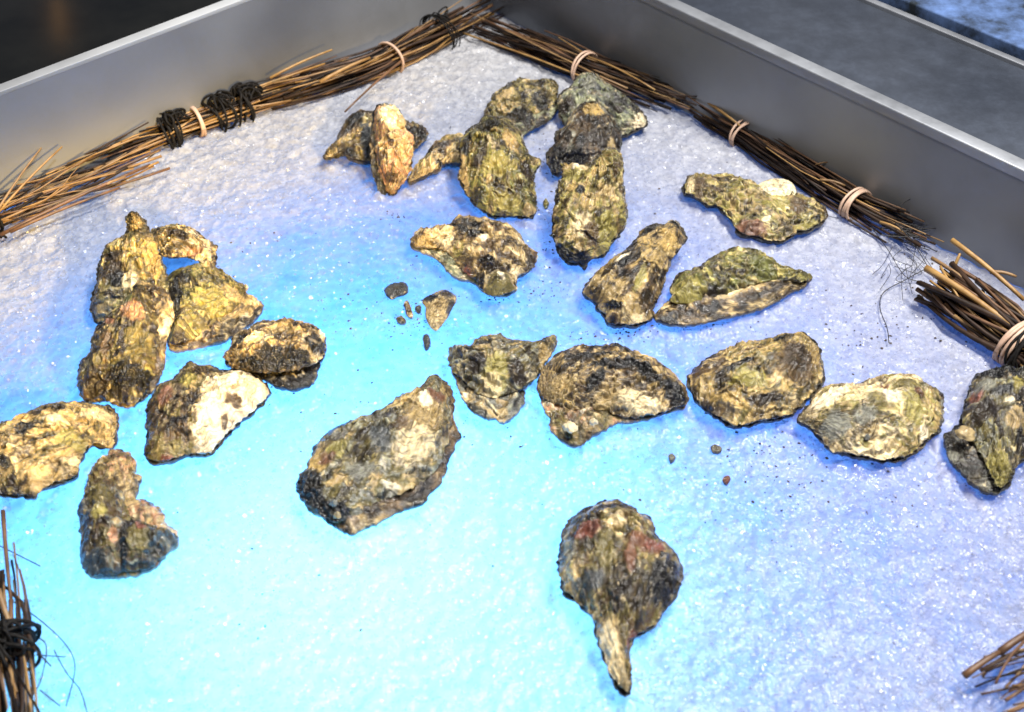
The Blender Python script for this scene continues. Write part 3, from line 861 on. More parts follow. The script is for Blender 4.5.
oyster('oyster with a bare chalky white half and reddish foot, left of centre',
       [(146.3, 411), (153, 395), (159, 383.8), (173.7, 379.5), (188.5, 362.7), (201, 365.8), (211.7, 365.8), (223.2, 370), (245.4, 370), (258, 375.3), (270.7, 390), (266.5, 400.6), (245.4, 419.6), (228.5, 434.3), (222.2, 444.9), (207.4, 455.4), (190.6, 455.4), (167.4, 462), (152.6, 463), (143, 453.3), (146.3, 436.4)],
       (190, 372), ['black', 'dark', 'brown', 'olive', 'olive', 'tan'], [(238, 392, 38, 24, 'white', -8), (214, 422, 20, 36, 'white', 12), (255, 385, 14, 12, 'cream'), (234, 401, 9, 5, 'brown', -12), (193, 403, 6, 10, 'dark'), (224, 417, 3, 7, 'brown', 15), (218, 437, 3, 6, 'brown', 10), (170, 454, 15, 7, 'red', 3), (165, 395, 8, 12, 'rust', 20), (188, 380, 9, 8, 'moss')],
       ht=0.016, lift=0.012)
oyster('flat tan and olive oyster cut off by the left edge of the picture',
       [(0, 423), (12.6, 419), (27.4, 411.6), (42, 405.3), (63.2, 402), (82.2, 402), (99, 404.2), (113.8, 407.4), (119, 415.8), (118, 432.7), (113.8, 447.4), (108.5, 447.4), (103.3, 443.2), (92.7, 445.3), (84.3, 453.8), (80, 464.3), (78, 477), (59, 483.3), (42, 489.6), (33.7, 498), (16.9, 497), (0, 496), (-25, 488), (-38, 465), (-30, 438)],
       (112, 425), ['dark', 'olive', 'tan', 'gold', 'tan', 'cream'], [(26, 430, 12, 7, 'black', -25), (58, 412, 10, 5, 'black', -15), (40, 414, 12, 4, 'dark', -25), (4, 464, 8, 6, 'black'), (70, 440, 14, 10, 'moss'), (58, 425, 14, 5, 'cream', 15), (96, 416, 16, 8, 'cream'), (48, 480, 26, 6, 'tan', -8)],
       ht=0.013, lump=0.0032)
oyster('broken tan oyster with a frilled crumbling right edge and a dark ridge, lower left',
       [(107.4, 456.9), (109.5, 450.5), (122.2, 450.5), (132.7, 456.9), (137, 467.4), (132.7, 473.7), (142.2, 478), (139, 488.5), (137, 499), (149.6, 503.2), (164.3, 513.8), (167.5, 524.3), (179, 532.7), (178, 543.3), (166.5, 553.8), (153.8, 568.6), (134.8, 574.9), (109.5, 577), (90.6, 577), (82.2, 566.5), (81, 545.4), (81, 524.3), (78, 511.7), (83.2, 499), (88.5, 478), (97, 465.3)],
       (116, 455), ['dark', 'brown', 'olive', 'brown', 'grey', 'tan'], [(101, 515, 9, 9, 'moss'), (100, 495, 12, 12, 'olive'), (126, 540, 4, 30, 'black', 12), (132, 525, 10, 6, 'dark'), (95, 560, 12, 12, 'slate'), (115, 540, 5, 9, 'pink'), (104, 527, 10, 4, 'dark', -15), (140, 540, 12, 14, 'olive', 20), (143, 530, 6, 4, 'red')],
       upper=[(107.4, 458), (112, 456), (116, 470), (123, 490), (130, 508), (136, 520), (160, 528), (178, 536), (172, 548), (160, 560), (148, 569), (134.8, 572), (109.5, 574), (90.6, 576), (82.2, 566.5), (81, 545.4), (81, 524.3), (78, 511.7), (83.2, 499), (88.5, 478), (97, 465.3)],
       low_pal=['brown', 'tan', 'tan', 'pink', 'cream'], ht=0.018, low_top=0.010, spine=[(112, 480), (110, 520), (130, 548)], jag=0.0018)
oyster('largest oyster, elongated, with a blue black crusted lower left end',
       [(297.7, 476.3), (307.8, 466.2), (314, 448.5), (330.6, 430.8), (355.9, 420.7), (371, 414.5), (382, 410), (391, 402), (401.4, 394), (408, 394.5), (421.6, 385.3), (431.7, 375.2), (444.4, 380.2), (454.5, 398), (454.5, 423.2), (463, 435.9), (457, 443.5), (449.5, 461.2), (441.9, 481.4), (421.6, 504), (393.8, 514.3), (366, 529.5), (348.3, 534.5), (330.6, 524.4), (307.8, 509.2), (297.7, 494)],
       (440, 383), ['dark', 'olive', 'grey', 'olive', 'tan', 'gold'], [(308, 482, 14, 22, 'black', -20), (335, 508, 32, 11, 'black', 28), (350, 522, 24, 10, 'dark', -15), (425, 412, 22, 20, 'tan'), (414, 446, 26, 16, 'cream', -30, 0.75), (425, 400, 8, 7, 'white'), (402, 431, 8, 8, 'brown'), (381, 442, 10, 16, 'slate', -25), (335, 452, 18, 10, 'moss', -30), (327, 457, 9, 7, 'rust'), (390, 481, 10, 2.5, 'white'), (436, 393, 10, 6, 'rust'), (360, 470, 16, 10, 'grey')],
       upper=[(299, 478), (307.8, 466.2), (314, 448.5), (330.6, 430.8), (355.9, 420.7), (371, 415), (382, 411), (391, 404), (401.4, 397), (421.6, 387), (432, 377), (443, 383), (449, 400), (450, 425), (445, 452), (432, 475), (405, 492), (376, 504), (352, 520), (330.6, 521), (309, 507), (299, 494)],
       low_pal=['black', 'dark', 'brown', 'brown', 'tan'], ht=0.016, gap=0.005, low_top=0.007, lift=0.013, bumps=[(333, 500, 4, 'grey'), (337, 512, 3.5, 'tan'), (404, 442, 3, 'cream')])
oyster('wing shaped olive oyster with a pointed right tip and a pearly lower lip',
       [(448.5, 354.8), (451.6, 348.5), (468.5, 347.4), (479, 340), (498, 335.8), (508.5, 340), (521.2, 342), (538, 342), (554.9, 335.8), (554.9, 347.4), (542.2, 368.5), (533.8, 379), (523, 389.5), (525.4, 393.8), (519, 410.6), (504.3, 423.3), (491.7, 418), (474.8, 412.7), (464.3, 402.2), (458, 385.3), (451.6, 372.7)],
       (552, 338), ['dark', 'olive', 'grey', 'olive', 'tan', 'olive'], [(496, 374, 14, 18, 'moss', 10), (490, 384, 12, 10, 'cream', 0, 0.7), (517, 372, 10, 9, 'dark'), (477, 365, 10, 8, 'dark'), (480, 346, 18, 5, 'black', -20), (545, 350, 7, 9, 'tan', 20), (535, 386, 12, 4, 'black', -35)],
       upper=[(448.5, 354.8), (451.6, 348.5), (468.5, 347.4), (479, 340), (498, 335.8), (508.5, 340), (521.2, 342), (538, 342), (554.9, 335.8), (554.9, 347.4), (542.2, 368.5), (533, 380), (519, 391), (506, 396), (491.7, 398), (475, 391), (462, 381), (451.6, 370)],
       low_pal=['black', 'slate', 'grey', 'tan', 'white'], ht=0.013, gap=0.006, low_top=0.005, lift=0.013)
oyster('brown oyster with beaded black crust strips and a fan of cream ribs',
       [(537.9, 391.7), (541, 372.7), (549.5, 361), (562, 352.7), (581, 347.4), (600, 348.5), (614.8, 345.3), (636, 353.7), (654.9, 360), (667.5, 368.5), (680.2, 381), (687.5, 393.8), (687.5, 404.3), (680.2, 409), (667.5, 413), (642.2, 421), (619, 423), (604.3, 430), (589.5, 440), (577, 446.4), (562, 442.2), (551.6, 431.7), (549.5, 419), (543, 408.5)],
       (548, 395), ['dark', 'brown', 'tan', 'brown', 'tan', 'gold'], [(620, 370, 36, 5, 'black', 2), (596, 383, 14, 6, 'black', -30), (650, 378, 20, 6, 'black', 30), (675, 390, 16, 10, 'black', 38), (585, 361, 30, 4, 'black', -5), (612, 350, 26, 3, 'black', 6), (558, 399, 6, 5, 'black'), (640, 400, 30, 8, 'cream', 12), (605, 395, 10, 10, 'tan'), (565, 371, 16, 4, 'dark', -30), (560, 385, 14, 10, 'tan')],
       upper=[(538, 391.7), (541, 372.7), (549.5, 361), (562, 352.7), (581, 347.4), (600, 348.5), (614.8, 345.3), (636, 353.7), (654.9, 360), (667.5, 368.5), (680.2, 381), (687.5, 393.8), (687, 404), (672, 410), (650, 416), (625, 418), (604, 411), (590, 410), (572, 411), (556, 406), (545, 400)],
       low_pal=['brown', 'olive', 'tan', 'pink', 'white'], ht=0.015, gap=0.0045, low_top=0.007, rib=0.0026, bumps=[(570, 424, 7, 'cream'), (594, 419, 4, 'cream')])
oyster('golden brown oyster with a big maroon brown scar at its upper right',
       [(686.9, 383.2), (690, 372.7), (701.6, 362), (712, 355.8), (722.7, 349.5), (739.5, 343.2), (760.6, 340), (773.3, 337.9), (781.7, 333.7), (792.2, 334.8), (800.7, 331.6), (809, 336.9), (819.6, 347.4), (822.8, 362), (825, 377), (822.8, 385.3), (815.4, 393.8), (804.9, 404.3), (788, 417), (760.6, 423.3), (733.2, 427.5), (720.6, 421.2), (705.8, 410.6), (695.3, 402.2)],
       (812, 345), ['brown', 'tan', 'gold', 'olive', 'gold', 'tan'], [(795, 364, 23, 20, 'brown'), (797, 360, 15, 12, 'dark', 0, 0.7), (780, 337, 8, 4, 'black'), (735, 372, 24, 3.5, 'black', -18), (722, 382, 10, 4, 'dark'), (692, 388, 8, 10, 'dark'), (760, 400, 30, 4, 'dark', -10), (775, 413, 24, 3, 'black', -15), (717, 408, 10, 7, 'brown'), (748, 383, 20, 10, 'moss'), (730, 400, 22, 5, 'gold', 15), (815, 350, 5, 14, 'tan', -15), (822, 380, 4, 8, 'black')],
       ht=0.014)
oyster('pale cream and olive oyster with a flat white scar',
       [(795.4, 420.7), (806.8, 405.5), (816.9, 390.3), (834.6, 385.3), (859.9, 384), (867.5, 379), (885.2, 377.7), (900.3, 373.9), (913, 376.4), (928.2, 384), (940.8, 391.6), (943.3, 405.5), (942, 425.8), (933.2, 438.4), (918, 451), (902.9, 460), (882.6, 461.2), (852.3, 456), (832, 452.3), (819.4, 441), (809.3, 428.3)],
       (800, 417), ['olive', 'tan', 'moss', 'cream', 'tan', 'cream'], [(889, 402, 11, 9, 'white', 10), (875, 406, 10, 9, 'olive'), (830, 398, 18, 9, 'white', -15), (858, 391, 16, 6, 'cream'), (912, 410, 10, 16, 'moss', -15), (905, 388, 16, 8, 'olive'), (918, 396, 6, 4, 'rust'), (836, 423, 14, 12, 'grey'), (863, 421, 12, 8, 'grey'), (926, 427, 5, 8, 'white'), (883, 390, 5, 3, 'rust'), (930, 434, 5, 4, 'black'), (870, 448, 36, 7, 'cream', 2)],
       ht=0.016, rib=0.0014, bumps=[(891, 402, 6, 'white'), (868, 434, 3, 'grey'), (887, 431, 3.5, 'cream')])
oyster('black edged mottled oyster with a round white lump, cut off by the right edge',
       [(943.3, 435.9), (953.5, 428.3), (961, 415.6), (966, 398), (973.7, 376.4), (983.8, 372.6), (999, 370), (1021.7, 368.9), (1045, 380), (1052, 410), (1040, 445), (1024, 461), (1016.7, 468.8), (1009, 486.5), (991.4, 494), (976.2, 486.5), (961, 473.8), (951, 461.2), (945.9, 448.5)],
       (1010, 480), ['black', 'dark', 'olive', 'grey', 'moss', 'tan'], [(1003, 373, 24, 8, 'black'), (978, 392, 7, 7, 'red'), (985, 412, 15, 12, 'dark'), (1000, 465, 14, 20, 'moss', -15), (1012, 425, 10, 10, 'tan'), (1007, 407, 6, 4, 'white'), (985, 385, 10, 8, 'grey'), (1000, 396, 10, 4, 'black'), (1016, 390, 7, 8, 'moss')],
       upper=[(962, 428), (964, 414), (968, 398), (974, 378), (983.8, 373.6), (999, 371), (1021.7, 370), (1045, 381), (1051, 410), (1038, 445), (1022, 461), (1014, 472), (1006, 485), (996, 486), (987, 468), (975, 446)],
       low_pal=['black', 'black', 'slate', 'dark', 'grey'], ht=0.016, gap=0.007, bumps=[(967, 430, 9, 'tan'), (1008, 407, 5, 'cream')])
oyster('red brown oyster with a long pale beak pointing down, lying alone',
       [(557, 567.2), (558.7, 548.7), (564.9, 527), (574, 514.7), (595.8, 504), (608, 499.3), (623.6, 502.4), (639, 511.6), (651.4, 519.3), (657.5, 536.3), (670, 545.6), (679, 558), (683.8, 573.4), (679, 592), (668.3, 607.4), (654.4, 626), (632.8, 641.4), (629.7, 663), (631.3, 687.7), (626, 696.3), (614.3, 684.6), (605, 663), (595.8, 638.3), (589.6, 616.6), (574, 601.2), (561.8, 592), (560.2, 579.6)],
       (624, 688), ['dark', 'olive', 'brown', 'olive', 'tan', 'moss'], [(587, 531, 13, 10, 'red'), (640, 545, 18, 9, 'rust', 10), (655, 548, 12, 8, 'red', 20), (666, 575, 16, 22, 'black', 15), (655, 592, 9, 8, 'black'), (612, 508, 20, 6, 'dark', 5), (616, 524, 10, 7, 'cream'), (630, 560, 6, 18, 'rust'), (590, 580, 14, 10, 'slate'), (605, 556, 10, 20, 'olive'), (606, 640, 17, 28, 'tan', -10), (609, 642, 10, 22, 'cream', -10), (618, 670, 11, 26, 'cream', -8), (633, 632, 5, 9, 'red', 30), (570, 545, 6, 12, 'grey')],
       ht=0.018, lump=0.0036, spine=[(618, 545), (618, 600), (620, 660)], lift=0.012)

#@@END_OYSTERS@@


# ------------------------------------------------------------------ loose chips and grit
def chip(label, name, outline, pal, ht, lift, blobs=(), cat='shell chip', group=None, b=0.0, **kw):
    pl = Plane(outline, lift, 0, b)
    o_n = 70
    holder = bpy.data.objects.new('tmp', None)
    holder.location = tuple(np.array([*pl.anchor[:2], 0.0]))
    u = np.asarray(outline, float).mean(0)
    m = build_shell(name, holder, outline, pl, 0.0, ht, 0.004, tuple(u), abs(hash(label)) % 97 if False else len(label) + int(u[0]) % 50,
                    pal, list(blobs), n=o_n, mt=16, mb=6, lam=0.0004, rib=0.0006, lump=0.0008, jag=0.0006, **kw)
    m.location = holder.location
    bpy.data.objects.remove(holder)
    tag(m, label, cat, group)
    return m


chip('triangular tan shell chip with a dark crusted top, below the narrow necked brown oyster', 'shell_chip',
     [(422.7, 301.2), (435.3, 292.7), (445.9, 289.6), (456.4, 297), (454.3, 305.4), (445.9, 320), (437.4, 330.7), (431, 327.5), (425.8, 318), (425.2, 307.5)],
     ['brown', 'tan', 'tan', 'tan', 'cream'], 0.004, 0.005, [(430, 298, 9, 6, 'black'), (447, 294, 7, 4, 'dark'), (451, 305, 3, 10, 'dark', 20)])
chip('dark slate shell chip left of the triangular tan chip', 'shell_chip',
     [(383.7, 290.6), (391, 284.3), (405.8, 282.8), (408, 292.7), (399, 296), (390, 298.6)], ['black', 'slate', 'dark', 'slate'], 0.003, 0.003)
chip('small grey shell chip just below the triangular tan chip', 'shell_chip',
     [(423, 337), (429, 336), (430.5, 345), (425, 350)], ['dark', 'slate', 'slate', 'grey'], 0.002, 0.003)
chip('thin beige shell sliver between the two larger chips', 'shell_chip',
     [(404, 303), (409, 302), (413, 316), (407, 315)], ['brown', 'tan', 'pink'], 0.0015, 0.002)
chip('tiny grey shell flake right of the beige sliver', 'shell_chip',
     [(415, 307), (421, 306), (421, 312), (416, 312)], ['dark', 'slate', 'grey'], 0.0015, 0.002)
chip('flat grey shell flake below the beige sliver', 'shell_chip',
     [(396, 319), (402, 316), (406, 322), (399, 323)], ['slate', 'grey', 'tan'], 0.0012, 0.002)
chip('round flat white shell piece tucked behind the long pale olive oyster', 'shell_piece',
     [(757, 187), (765, 181), (776, 178.5), (788, 180.5), (795, 187), (796, 194), (788, 199), (770, 198)], ['cream', 'cream', 'white', 'white'], 0.004, 0.019, dark_amt=0.0)
chip('grey brown flake on bare ice below the scarred golden brown oyster', 'shell_chip',
     [(710, 447), (716, 445), (722, 448), (720, 453), (713, 452)], ['brown', 'grey', 'tan'], 0.002, 0.003)
chip('small red brown flake on the bare ice, right of the beaked oyster', 'shell_chip',
     [(722, 479), (728, 476), (731, 480), (726, 484)], ['rust', 'red', 'rust'], 0.0015, 0.002)
chip('small purple grey flake below the tip of the black crusted brown oyster', 'shell_chip',
     [(668, 456), (673, 454), (676, 458), (671, 462)], ['slate', 'grey', 'slate'], 0.0015, 0.002)
chip('small green flake between the olive and the yellowish oyster of the back pile', 'shell_chip',
     [(543, 202), (546, 199), (549, 203), (547, 208), (544, 208)], ['moss', 'moss', 'green'], 0.0015, 0.003)


def ice_height(xy):
    """Height of the crushed ice surface at world xy."""
    p = np.c_[xy, np.zeros(len(xy))]
    h = 0.0035 * fbm(p * 11 + 2, 3) + 0.0024 * fbm(p * 45 + 8, 3) + 0.0011 * fbm(p * 140 + 4, 3)
    d, v = cells(xy * 170, 9)
    h = h + 0.0013 * (v - 0.5) * smooth(0.9, 0.3, d) + 0.0007 * (0.5 - d)
    # coarser lumps heaped up along the walls
    rel = (xy - CORNER) @ np.linalg.inv(np.stack([DL, DR], 1)).T
    w = smooth(0.30, 0.04, rel[:, 1]) + 0.6 * smooth(0.16, 0.02, rel[:, 0])
    d2, v2 = cells(xy * 95 + 3.3, 5)
    d3, v3 = cells(xy * 210 + 7.1, 77)
    # shells have melted a little way in, with a loose collar of ice pushed up round them
    col_n = 0.55 + 1.1 * fbm(p * 60 + 31, 3)
    for ring, lift, b in RINGS:
        low = ring[ring[:, 2] < 0.022]          # only where the lip comes near the ice
        if len(low) < 4:
            continue
        c2 = low[:, :2]
        m = np.where((xy[:, 0] > c2[:, 0].min() - .02) & (xy[:, 0] < c2[:, 0].max() + .02) & (xy[:, 1] > c2[:, 1].min() - .02) & (xy[:, 1] < c2[:, 1].max() + .02))[0]
        if len(m) == 0:
            continue
        dd = np.sqrt(((xy[m][:, None] - c2[None]) ** 2).sum(-1)).min(1)
        h[m] = h[m] + 0.0052 * np.exp(-(dd / 0.007) ** 2) * np.clip(col_n[m], 0, 1.5)
    h = h + np.clip(w, 0, 1) * (0.0020 * (v2 - 0.4) * smooth(0.85, 0.25, d2) + 0.002 * (v3 - 0.4) * smooth(0.8, 0.2, d3))
    return h


def grit():
    vs, fs = [], []
    spots = [(395, 215, 14, 10, 10), (410, 320, 24, 18, 22), (500, 300, 40, 12, 18), (545, 240, 10, 30, 14), (620, 335, 35, 8, 26),
             (690, 325, 60, 15, 22), (545, 290, 25, 12, 14), (330, 500, 40, 10, 6), (470, 440, 120, 40, 24), (440, 260, 60, 40, 16),
             (880, 330, 60, 40, 30), (760, 450, 80, 30, 26), (230, 250, 60, 40, 10), (350, 310, 60, 40, 16), (850, 480, 140, 60, 40), (960, 320, 50, 50, 24),
             (300, 400, 80, 40, 14), (620, 300, 200, 120, 40), (250, 600, 120, 60, 10), (120, 520, 60, 50, 8), (545, 160, 6, 20, 10), (690, 520, 160, 60, 12)]
    pxy = np.array([(random.gauss(cx, sx * 0.6), random.gauss(cy, sy * 0.6)) for cx, cy, sx, sy, n in spots for k in range(int(n * 1.7))])
    gg = ground(pxy[:, 0], pxy[:, 1])
    zg = ice_height(gg[:, :2])
    for g, z in zip(gg, zg):
        r = random.choice([0.0005, 0.0007, 0.0009, 0.0013])
        el = random.uniform(0.4, 1.0)
        th = random.uniform(0, 6.28)
        i0 = len(vs)
        m = 6
        for i in range(m):
            a = 2 * math.pi * i / m
            x, y = r * math.cos(a) * random.uniform(.7, 1.3), r * el * math.sin(a) * random.uniform(.7, 1.3)
            vs.append((g[0] + x * math.cos(th) - y * math.sin(th), g[1] + x * math.sin(th) + y * math.cos(th), z + 0.0004))
        vs.append((g[0], g[1], z + 0.0004 + r * 0.8))
        vs.append((g[0], g[1], z - r * 0.5))
        for i in range(m):
            fs.append((i0 + i, i0 + (i + 1) % m, i0 + m))
            fs.append((i0 + (i + 1) % m, i0 + i, i0 + m + 1))
    o = mesh_object('grit', vs, fs, M_GRIT, None, False)
    tag(o, 'fine dark shell grit scattered over the ice', 'grit', kind='stuff')


grit()

# ------------------------------------------------------------------ tray
def wall_height(px, py, d):
    """Height at which the pixel's ray meets the upright plane through the corner along d."""
    n = np.array([d[1], -d[0], 0.0])
    p = on_plane(np.array(px), np.array(py), np.array([*CORNER, 0.0]), n)
    return p[2]


ZL = 0.5 * (wall_height(0.0, 88.0, DL) + wall_height(250.0, 0.0, DL))
ZR = 0.5 * (wall_height(700.0, 0.0, DR) + wall_height(1024.0, 190.0, DR))
print('wall heights', wall_height(0., 88., DL), wall_height(250., 0., DL), wall_height(700., 0., DR), wall_height(1024., 190., DR),
      'angle', math.degrees(math.acos(DL @ DR)))


def box_between(p0, p1, side, z0, z1, th, name, mat, parent, bev=0.0):
    """Upright slab from ground point p0 to p1, thickness th towards 'side'."""
    p0 = np.array(p0)
    p1 = np.array(p1)
    s = np.array(side) * th
    v = [(*p0, z0), (*p1, z0), (*(p1 + s), z0), (*(p0 + s), z0), (*p0, z1), (*p1, z1), (*(p1 + s), z1), (*(p0 + s), z1)]
    f = [(0, 3, 2, 1), (4, 5, 6, 7), (0, 1, 5, 4), (1, 2, 6, 5), (2, 3, 7, 6), (3, 0, 4, 7)]
    o = mesh_object(name, v, f, mat, parent, False)
    bm = bmesh.new()
    bm.from_mesh(o.data)
    bmesh.ops.recalc_face_normals(bm, faces=bm.faces)
    if bev:
        bmesh.ops.bevel(bm, geom=list(bm.edges), offset=bev, segments=3, affect='EDGES', profile=0.5)
        for fc in bm.faces:
            fc.smooth = True
    bm.to_mesh(o.data)
    bm.free()
    return o


LEN = 1.45
ZF = -0.42
tray = thing('ice_tray', 'brushed stainless steel display tray holding the ice and oysters', 'tray', (*CORNER, 0.0))
TOFF = np.array([*CORNER, 0.0])


def loc_child(o):
    o.data.transform(__import__('mathutils').Matrix.Translation(-Vector(TOFF)))
    return o


cL, cR = CORNER, CORNER
loc_child(box_between(cL, cL + DL * LEN, OUT_L, ZF, ZL - 0.004, 0.010, 'side_panel', M_STEEL_LEFT, tray))
loc_child(box_between(cL - DL * 0.012, cL + DL * LEN, OUT_L, ZL - 0.004, ZL, 0.012, 'rim', M_STEEL_RIM, tray, 0.0003))
loc_child(box_between(cR - DR * 0.0, cR + DR * LEN, OUT_R, ZF, ZR - 0.010, 0.012, 'side_panel', M_STEEL_RIGHT, tray))
loc_child(box_between(cR - DR * 0.03 + OUT_R * -0.002, cR + DR * LEN + OUT_R * -0.002, OUT_R, ZR - 0.010, ZR, 0.015, 'rim', M_STEEL_EDGE, tray, 0.0015))
loc_child(box_between(cL + DL * LEN, cL + DL * LEN + DR * LEN, DL, ZF, 0.05, 0.01, 'side_panel', M_STEEL, tray))
loc_child(box_between(cR + DR * LEN, cR + DL * LEN + DR * LEN, DR, ZF, 0.05, 0.01, 'side_panel', M_STEEL, tray))
far = cL + DL * LEN + DR * LEN
v = [(*cL, ZF), (*(cL + DL * LEN), ZF), (*far, ZF), (*(cR + DR * LEN), ZF)]
loc_child(mesh_object('tray_base', [*v, *[(a, b_, ZF - 0.01) for a, b_, _ in v]],
                      [(0, 1, 2, 3), (7, 6, 5, 4), (0, 4, 5, 1), (1, 5, 6, 2), (2, 6, 7, 3), (3, 7, 4, 0)], M_STEEL, tray, False))

# steel counter beyond the right wall: shelf, lip, gap, next panel
cnt = thing('steel_counter', 'blue grey steel counter ledge with a black slot, beyond the right wall', 'counter', (*CORNER, 0.0))


def strip(name, d0, d1, z0, z1, mat, bev=0.0):
    o0 = cR - DR * 0.10 + OUT_R * d0
    o1 = cR + DR * (LEN + 0.2) + OUT_R * d0
    return loc_child(box_between(o0, o1, OUT_R, z0, z1, d1 - d0, name, mat, cnt, bev))


def off_at(px, py, z):
    p = ground(np.array(float(px)), np.array(float(py)), z)[:2]
    return float((p - CORNER) @ OUT_R)


zs = ZR - 0.012
e1 = 0.5 * (off_at(870, 0, zs) + off_at(1024, 66, zs))
e2 = 0.5 * (off_at(882, 0, zs) + off_at(1024, 52, zs))
print('ledge', e1, e2, off_at(870, 0, zs), off_at(1024, 66, zs))
strip('ledge', 0.0135, e1 - 0.008, zs - 0.03, zs, M_STEEL_BLUE)
strip('lip', e1 - 0.0078, e1, zs - 0.03, zs + 0.004, M_STEEL_EDGE, 0.001)
strip('slot_bottom', e1 + 0.0002, e1 + 0.02, zs - 0.06, zs - 0.04, M_BLACK)
strip('back_panel', e1 + 0.0205, e1 + 0.40, zs - 0.06, zs + 0.004, M_PANEL, 0.002)

# dark surroundings beyond the left wall
o = mesh_object('floor', [(-4, -3, -0.9), (4, -3, -0.9), (4, 5, -0.9), (-4, 5, -0.9)], [(0, 1, 2, 3)], M_BLACK, None, False)
tag(o, kind='structure')
cab = thing('dark_cabinet', 'glossy black cabinet in the gloom beyond the left wall of the tray', 'cabinet', (*(CORNER + OUT_L * 0.2), -0.9))


def cab_part(name, d0, d1, s0, s1, z0, z1, mat, bev):
    p0 = cL + DL * s0 + OUT_L * d0
    p1 = cL + DL * s1 + OUT_L * d0
    ob = box_between(p0, p1, OUT_L, z0, z1, d1 - d0, name, mat, cab, bev)
    ob.data.transform(__import__('mathutils').Matrix.Translation(-Vector(cab.location)))
    return ob


cab_part('cabinet_body', 0.10, 0.7, -0.35, 1.4, -0.9, -0.05, M_DARK, 0.004)
cab_part('edge_trim', 0.094, 0.0995, -0.35, 1.4, -0.10, -0.045, M_STEEL_BLUE, 0.001)

# ------------------------------------------------------------------ ice
NI = 620
s = np.linspace(0.0005, LEN - 0.0005, NI)
t = np.linspace(0.0005, LEN - 0.0005, NI)
# finer rows near the corner seen by the lens
ss, tt = np.meshgrid(s, t)
xy = CORNER + ss.reshape(-1, 1) * DL + tt.reshape(-1, 1) * DR
hz = ice_height(xy)
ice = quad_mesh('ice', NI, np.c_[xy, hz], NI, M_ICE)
tag(ice, kind='structure')
zz = ice.data.polygons[0].normal
if zz[2] < 0:
    ice.data.flip_normals()


def crystals():
    n = 130000
    px = rng.uniform(-40, W + 40, n)
    py = rng.uniform(10, H + 60, n)
    # fewer in the smoother middle left, more up by the walls
    wt = 0.35 + 0.65 * smooth(200, 520, np.hypot((px - 330) * 0.9, (py - 560)))
    keep = rng.uniform(0, 1, n) < wt
    px, py = px[keep], py[keep]
    g = ground(px, py)[:, :2]
    rel = g - CORNER
    A = np.linalg.inv(np.stack([DL, DR], 1))
    q = rel @ A.T
    ok = (q[:, 0] > 0.006) & (q[:, 1] > 0.006) & (q[:, 0] < LEN - .01) & (q[:, 1] < LEN - .01)
    g = g[ok]
    n = len(g)
    z = ice_height(g)
    r = 0.0003 + 0.0011 * rng.uniform(0, 1, n) ** 3
    cube = np.array([(-1, -1, -1), (1, -1, -1), (1, 1, -1), (-1, 1, -1), (-1, -1, 1), (1, -1, 1), (1, 1, 1), (-1, 1, 1)], float)
    Vv = cube[None] * rng.uniform(0.45, 1.1, (n, 8, 3)) * r[:, None, None] * rng.uniform(0.5, 1.4, (n, 1, 3))
    qn = rng.normal(size=(n, 4))
    qn /= np.linalg.norm(qn, axis=1)[:, None]
    w, x, y, zq = qn.T
    R = np.stack([np.stack([1 - 2 * (y * y + zq * zq), 2 * (x * y - zq * w), 2 * (x * zq + y * w)], 1),
                  np.stack([2 * (x * y + zq * w), 1 - 2 * (x * x + zq * zq), 2 * (y * zq - x * w)], 1),
                  np.stack([2 * (x * zq - y * w), 2 * (y * zq + x * w), 1 - 2 * (x * x + y * y)], 1)], 1)
    Vv = np.einsum('nij,nkj->nki', R, Vv)
    Vv = Vv + np.c_[g, z + r * 0.15][:, None]
    fq = np.array([(0, 3, 2, 1), (4, 5, 6, 7), (0, 1, 5, 4), (1, 2, 6, 5), (2, 3, 7, 6), (3, 0, 4, 7)])
    F = (np.arange(n)[:, None, None] * 8 + fq[None]).reshape(-1, 4)
    o = raw_mesh('ice_crystals', Vv.reshape(-1, 3), F, M_GRAIN, None, False)
    tag(o, 'loose glassy crushed ice crystals sparkling on the ice surface', 'crushed ice', kind='stuff')


crystals()


# ------------------------------------------------------------------ straw and twig bundles
def tube(pts, radii, sides=6, cap=True):
    pts = np.asarray(pts, float)
    n = len(pts)
    tg = np.gradient(pts, axis=0)
    tg /= np.linalg.norm(tg, axis=1)[:, None] + 1e-12
    ref = np.array([0.0, 0.0, 1.0]) if abs(tg[:, 2]).max() < 0.9 else np.array([1.0, 0.0, 0.0])
    vs, fs = [], []
    for i in range(n):
        a = np.cross(tg[i], ref)
        a /= np.linalg.norm(a) + 1e-12
        b = np.cross(tg[i], a)
        for k in range(sides):
            th = 2 * math.pi * k / sides
            vs.append(pts[i] + radii[i] * (math.cos(th) * a + math.sin(th) * b))
    for i in range(n - 1):
        for k in range(sides):
            k1 = (k + 1) % sides
            fs.append((i * sides + k, i * sides + k1, (i + 1) * sides + k1, (i + 1) * sides + k))
    if cap:
        fs.append(tuple(range(sides))[::-1])
        fs.append(tuple((n - 1) * sides + k for k in range(sides)))
    return vs, fs


def add_tube(name, pts, radii, mat, parent, sides=6):
    vs, fs = tube(np.asarray(pts) - np.array(parent.location), radii, sides)
    fs = [f[::-1] for f in fs]
    return mesh_object(name, np.array(vs), fs, mat, parent)


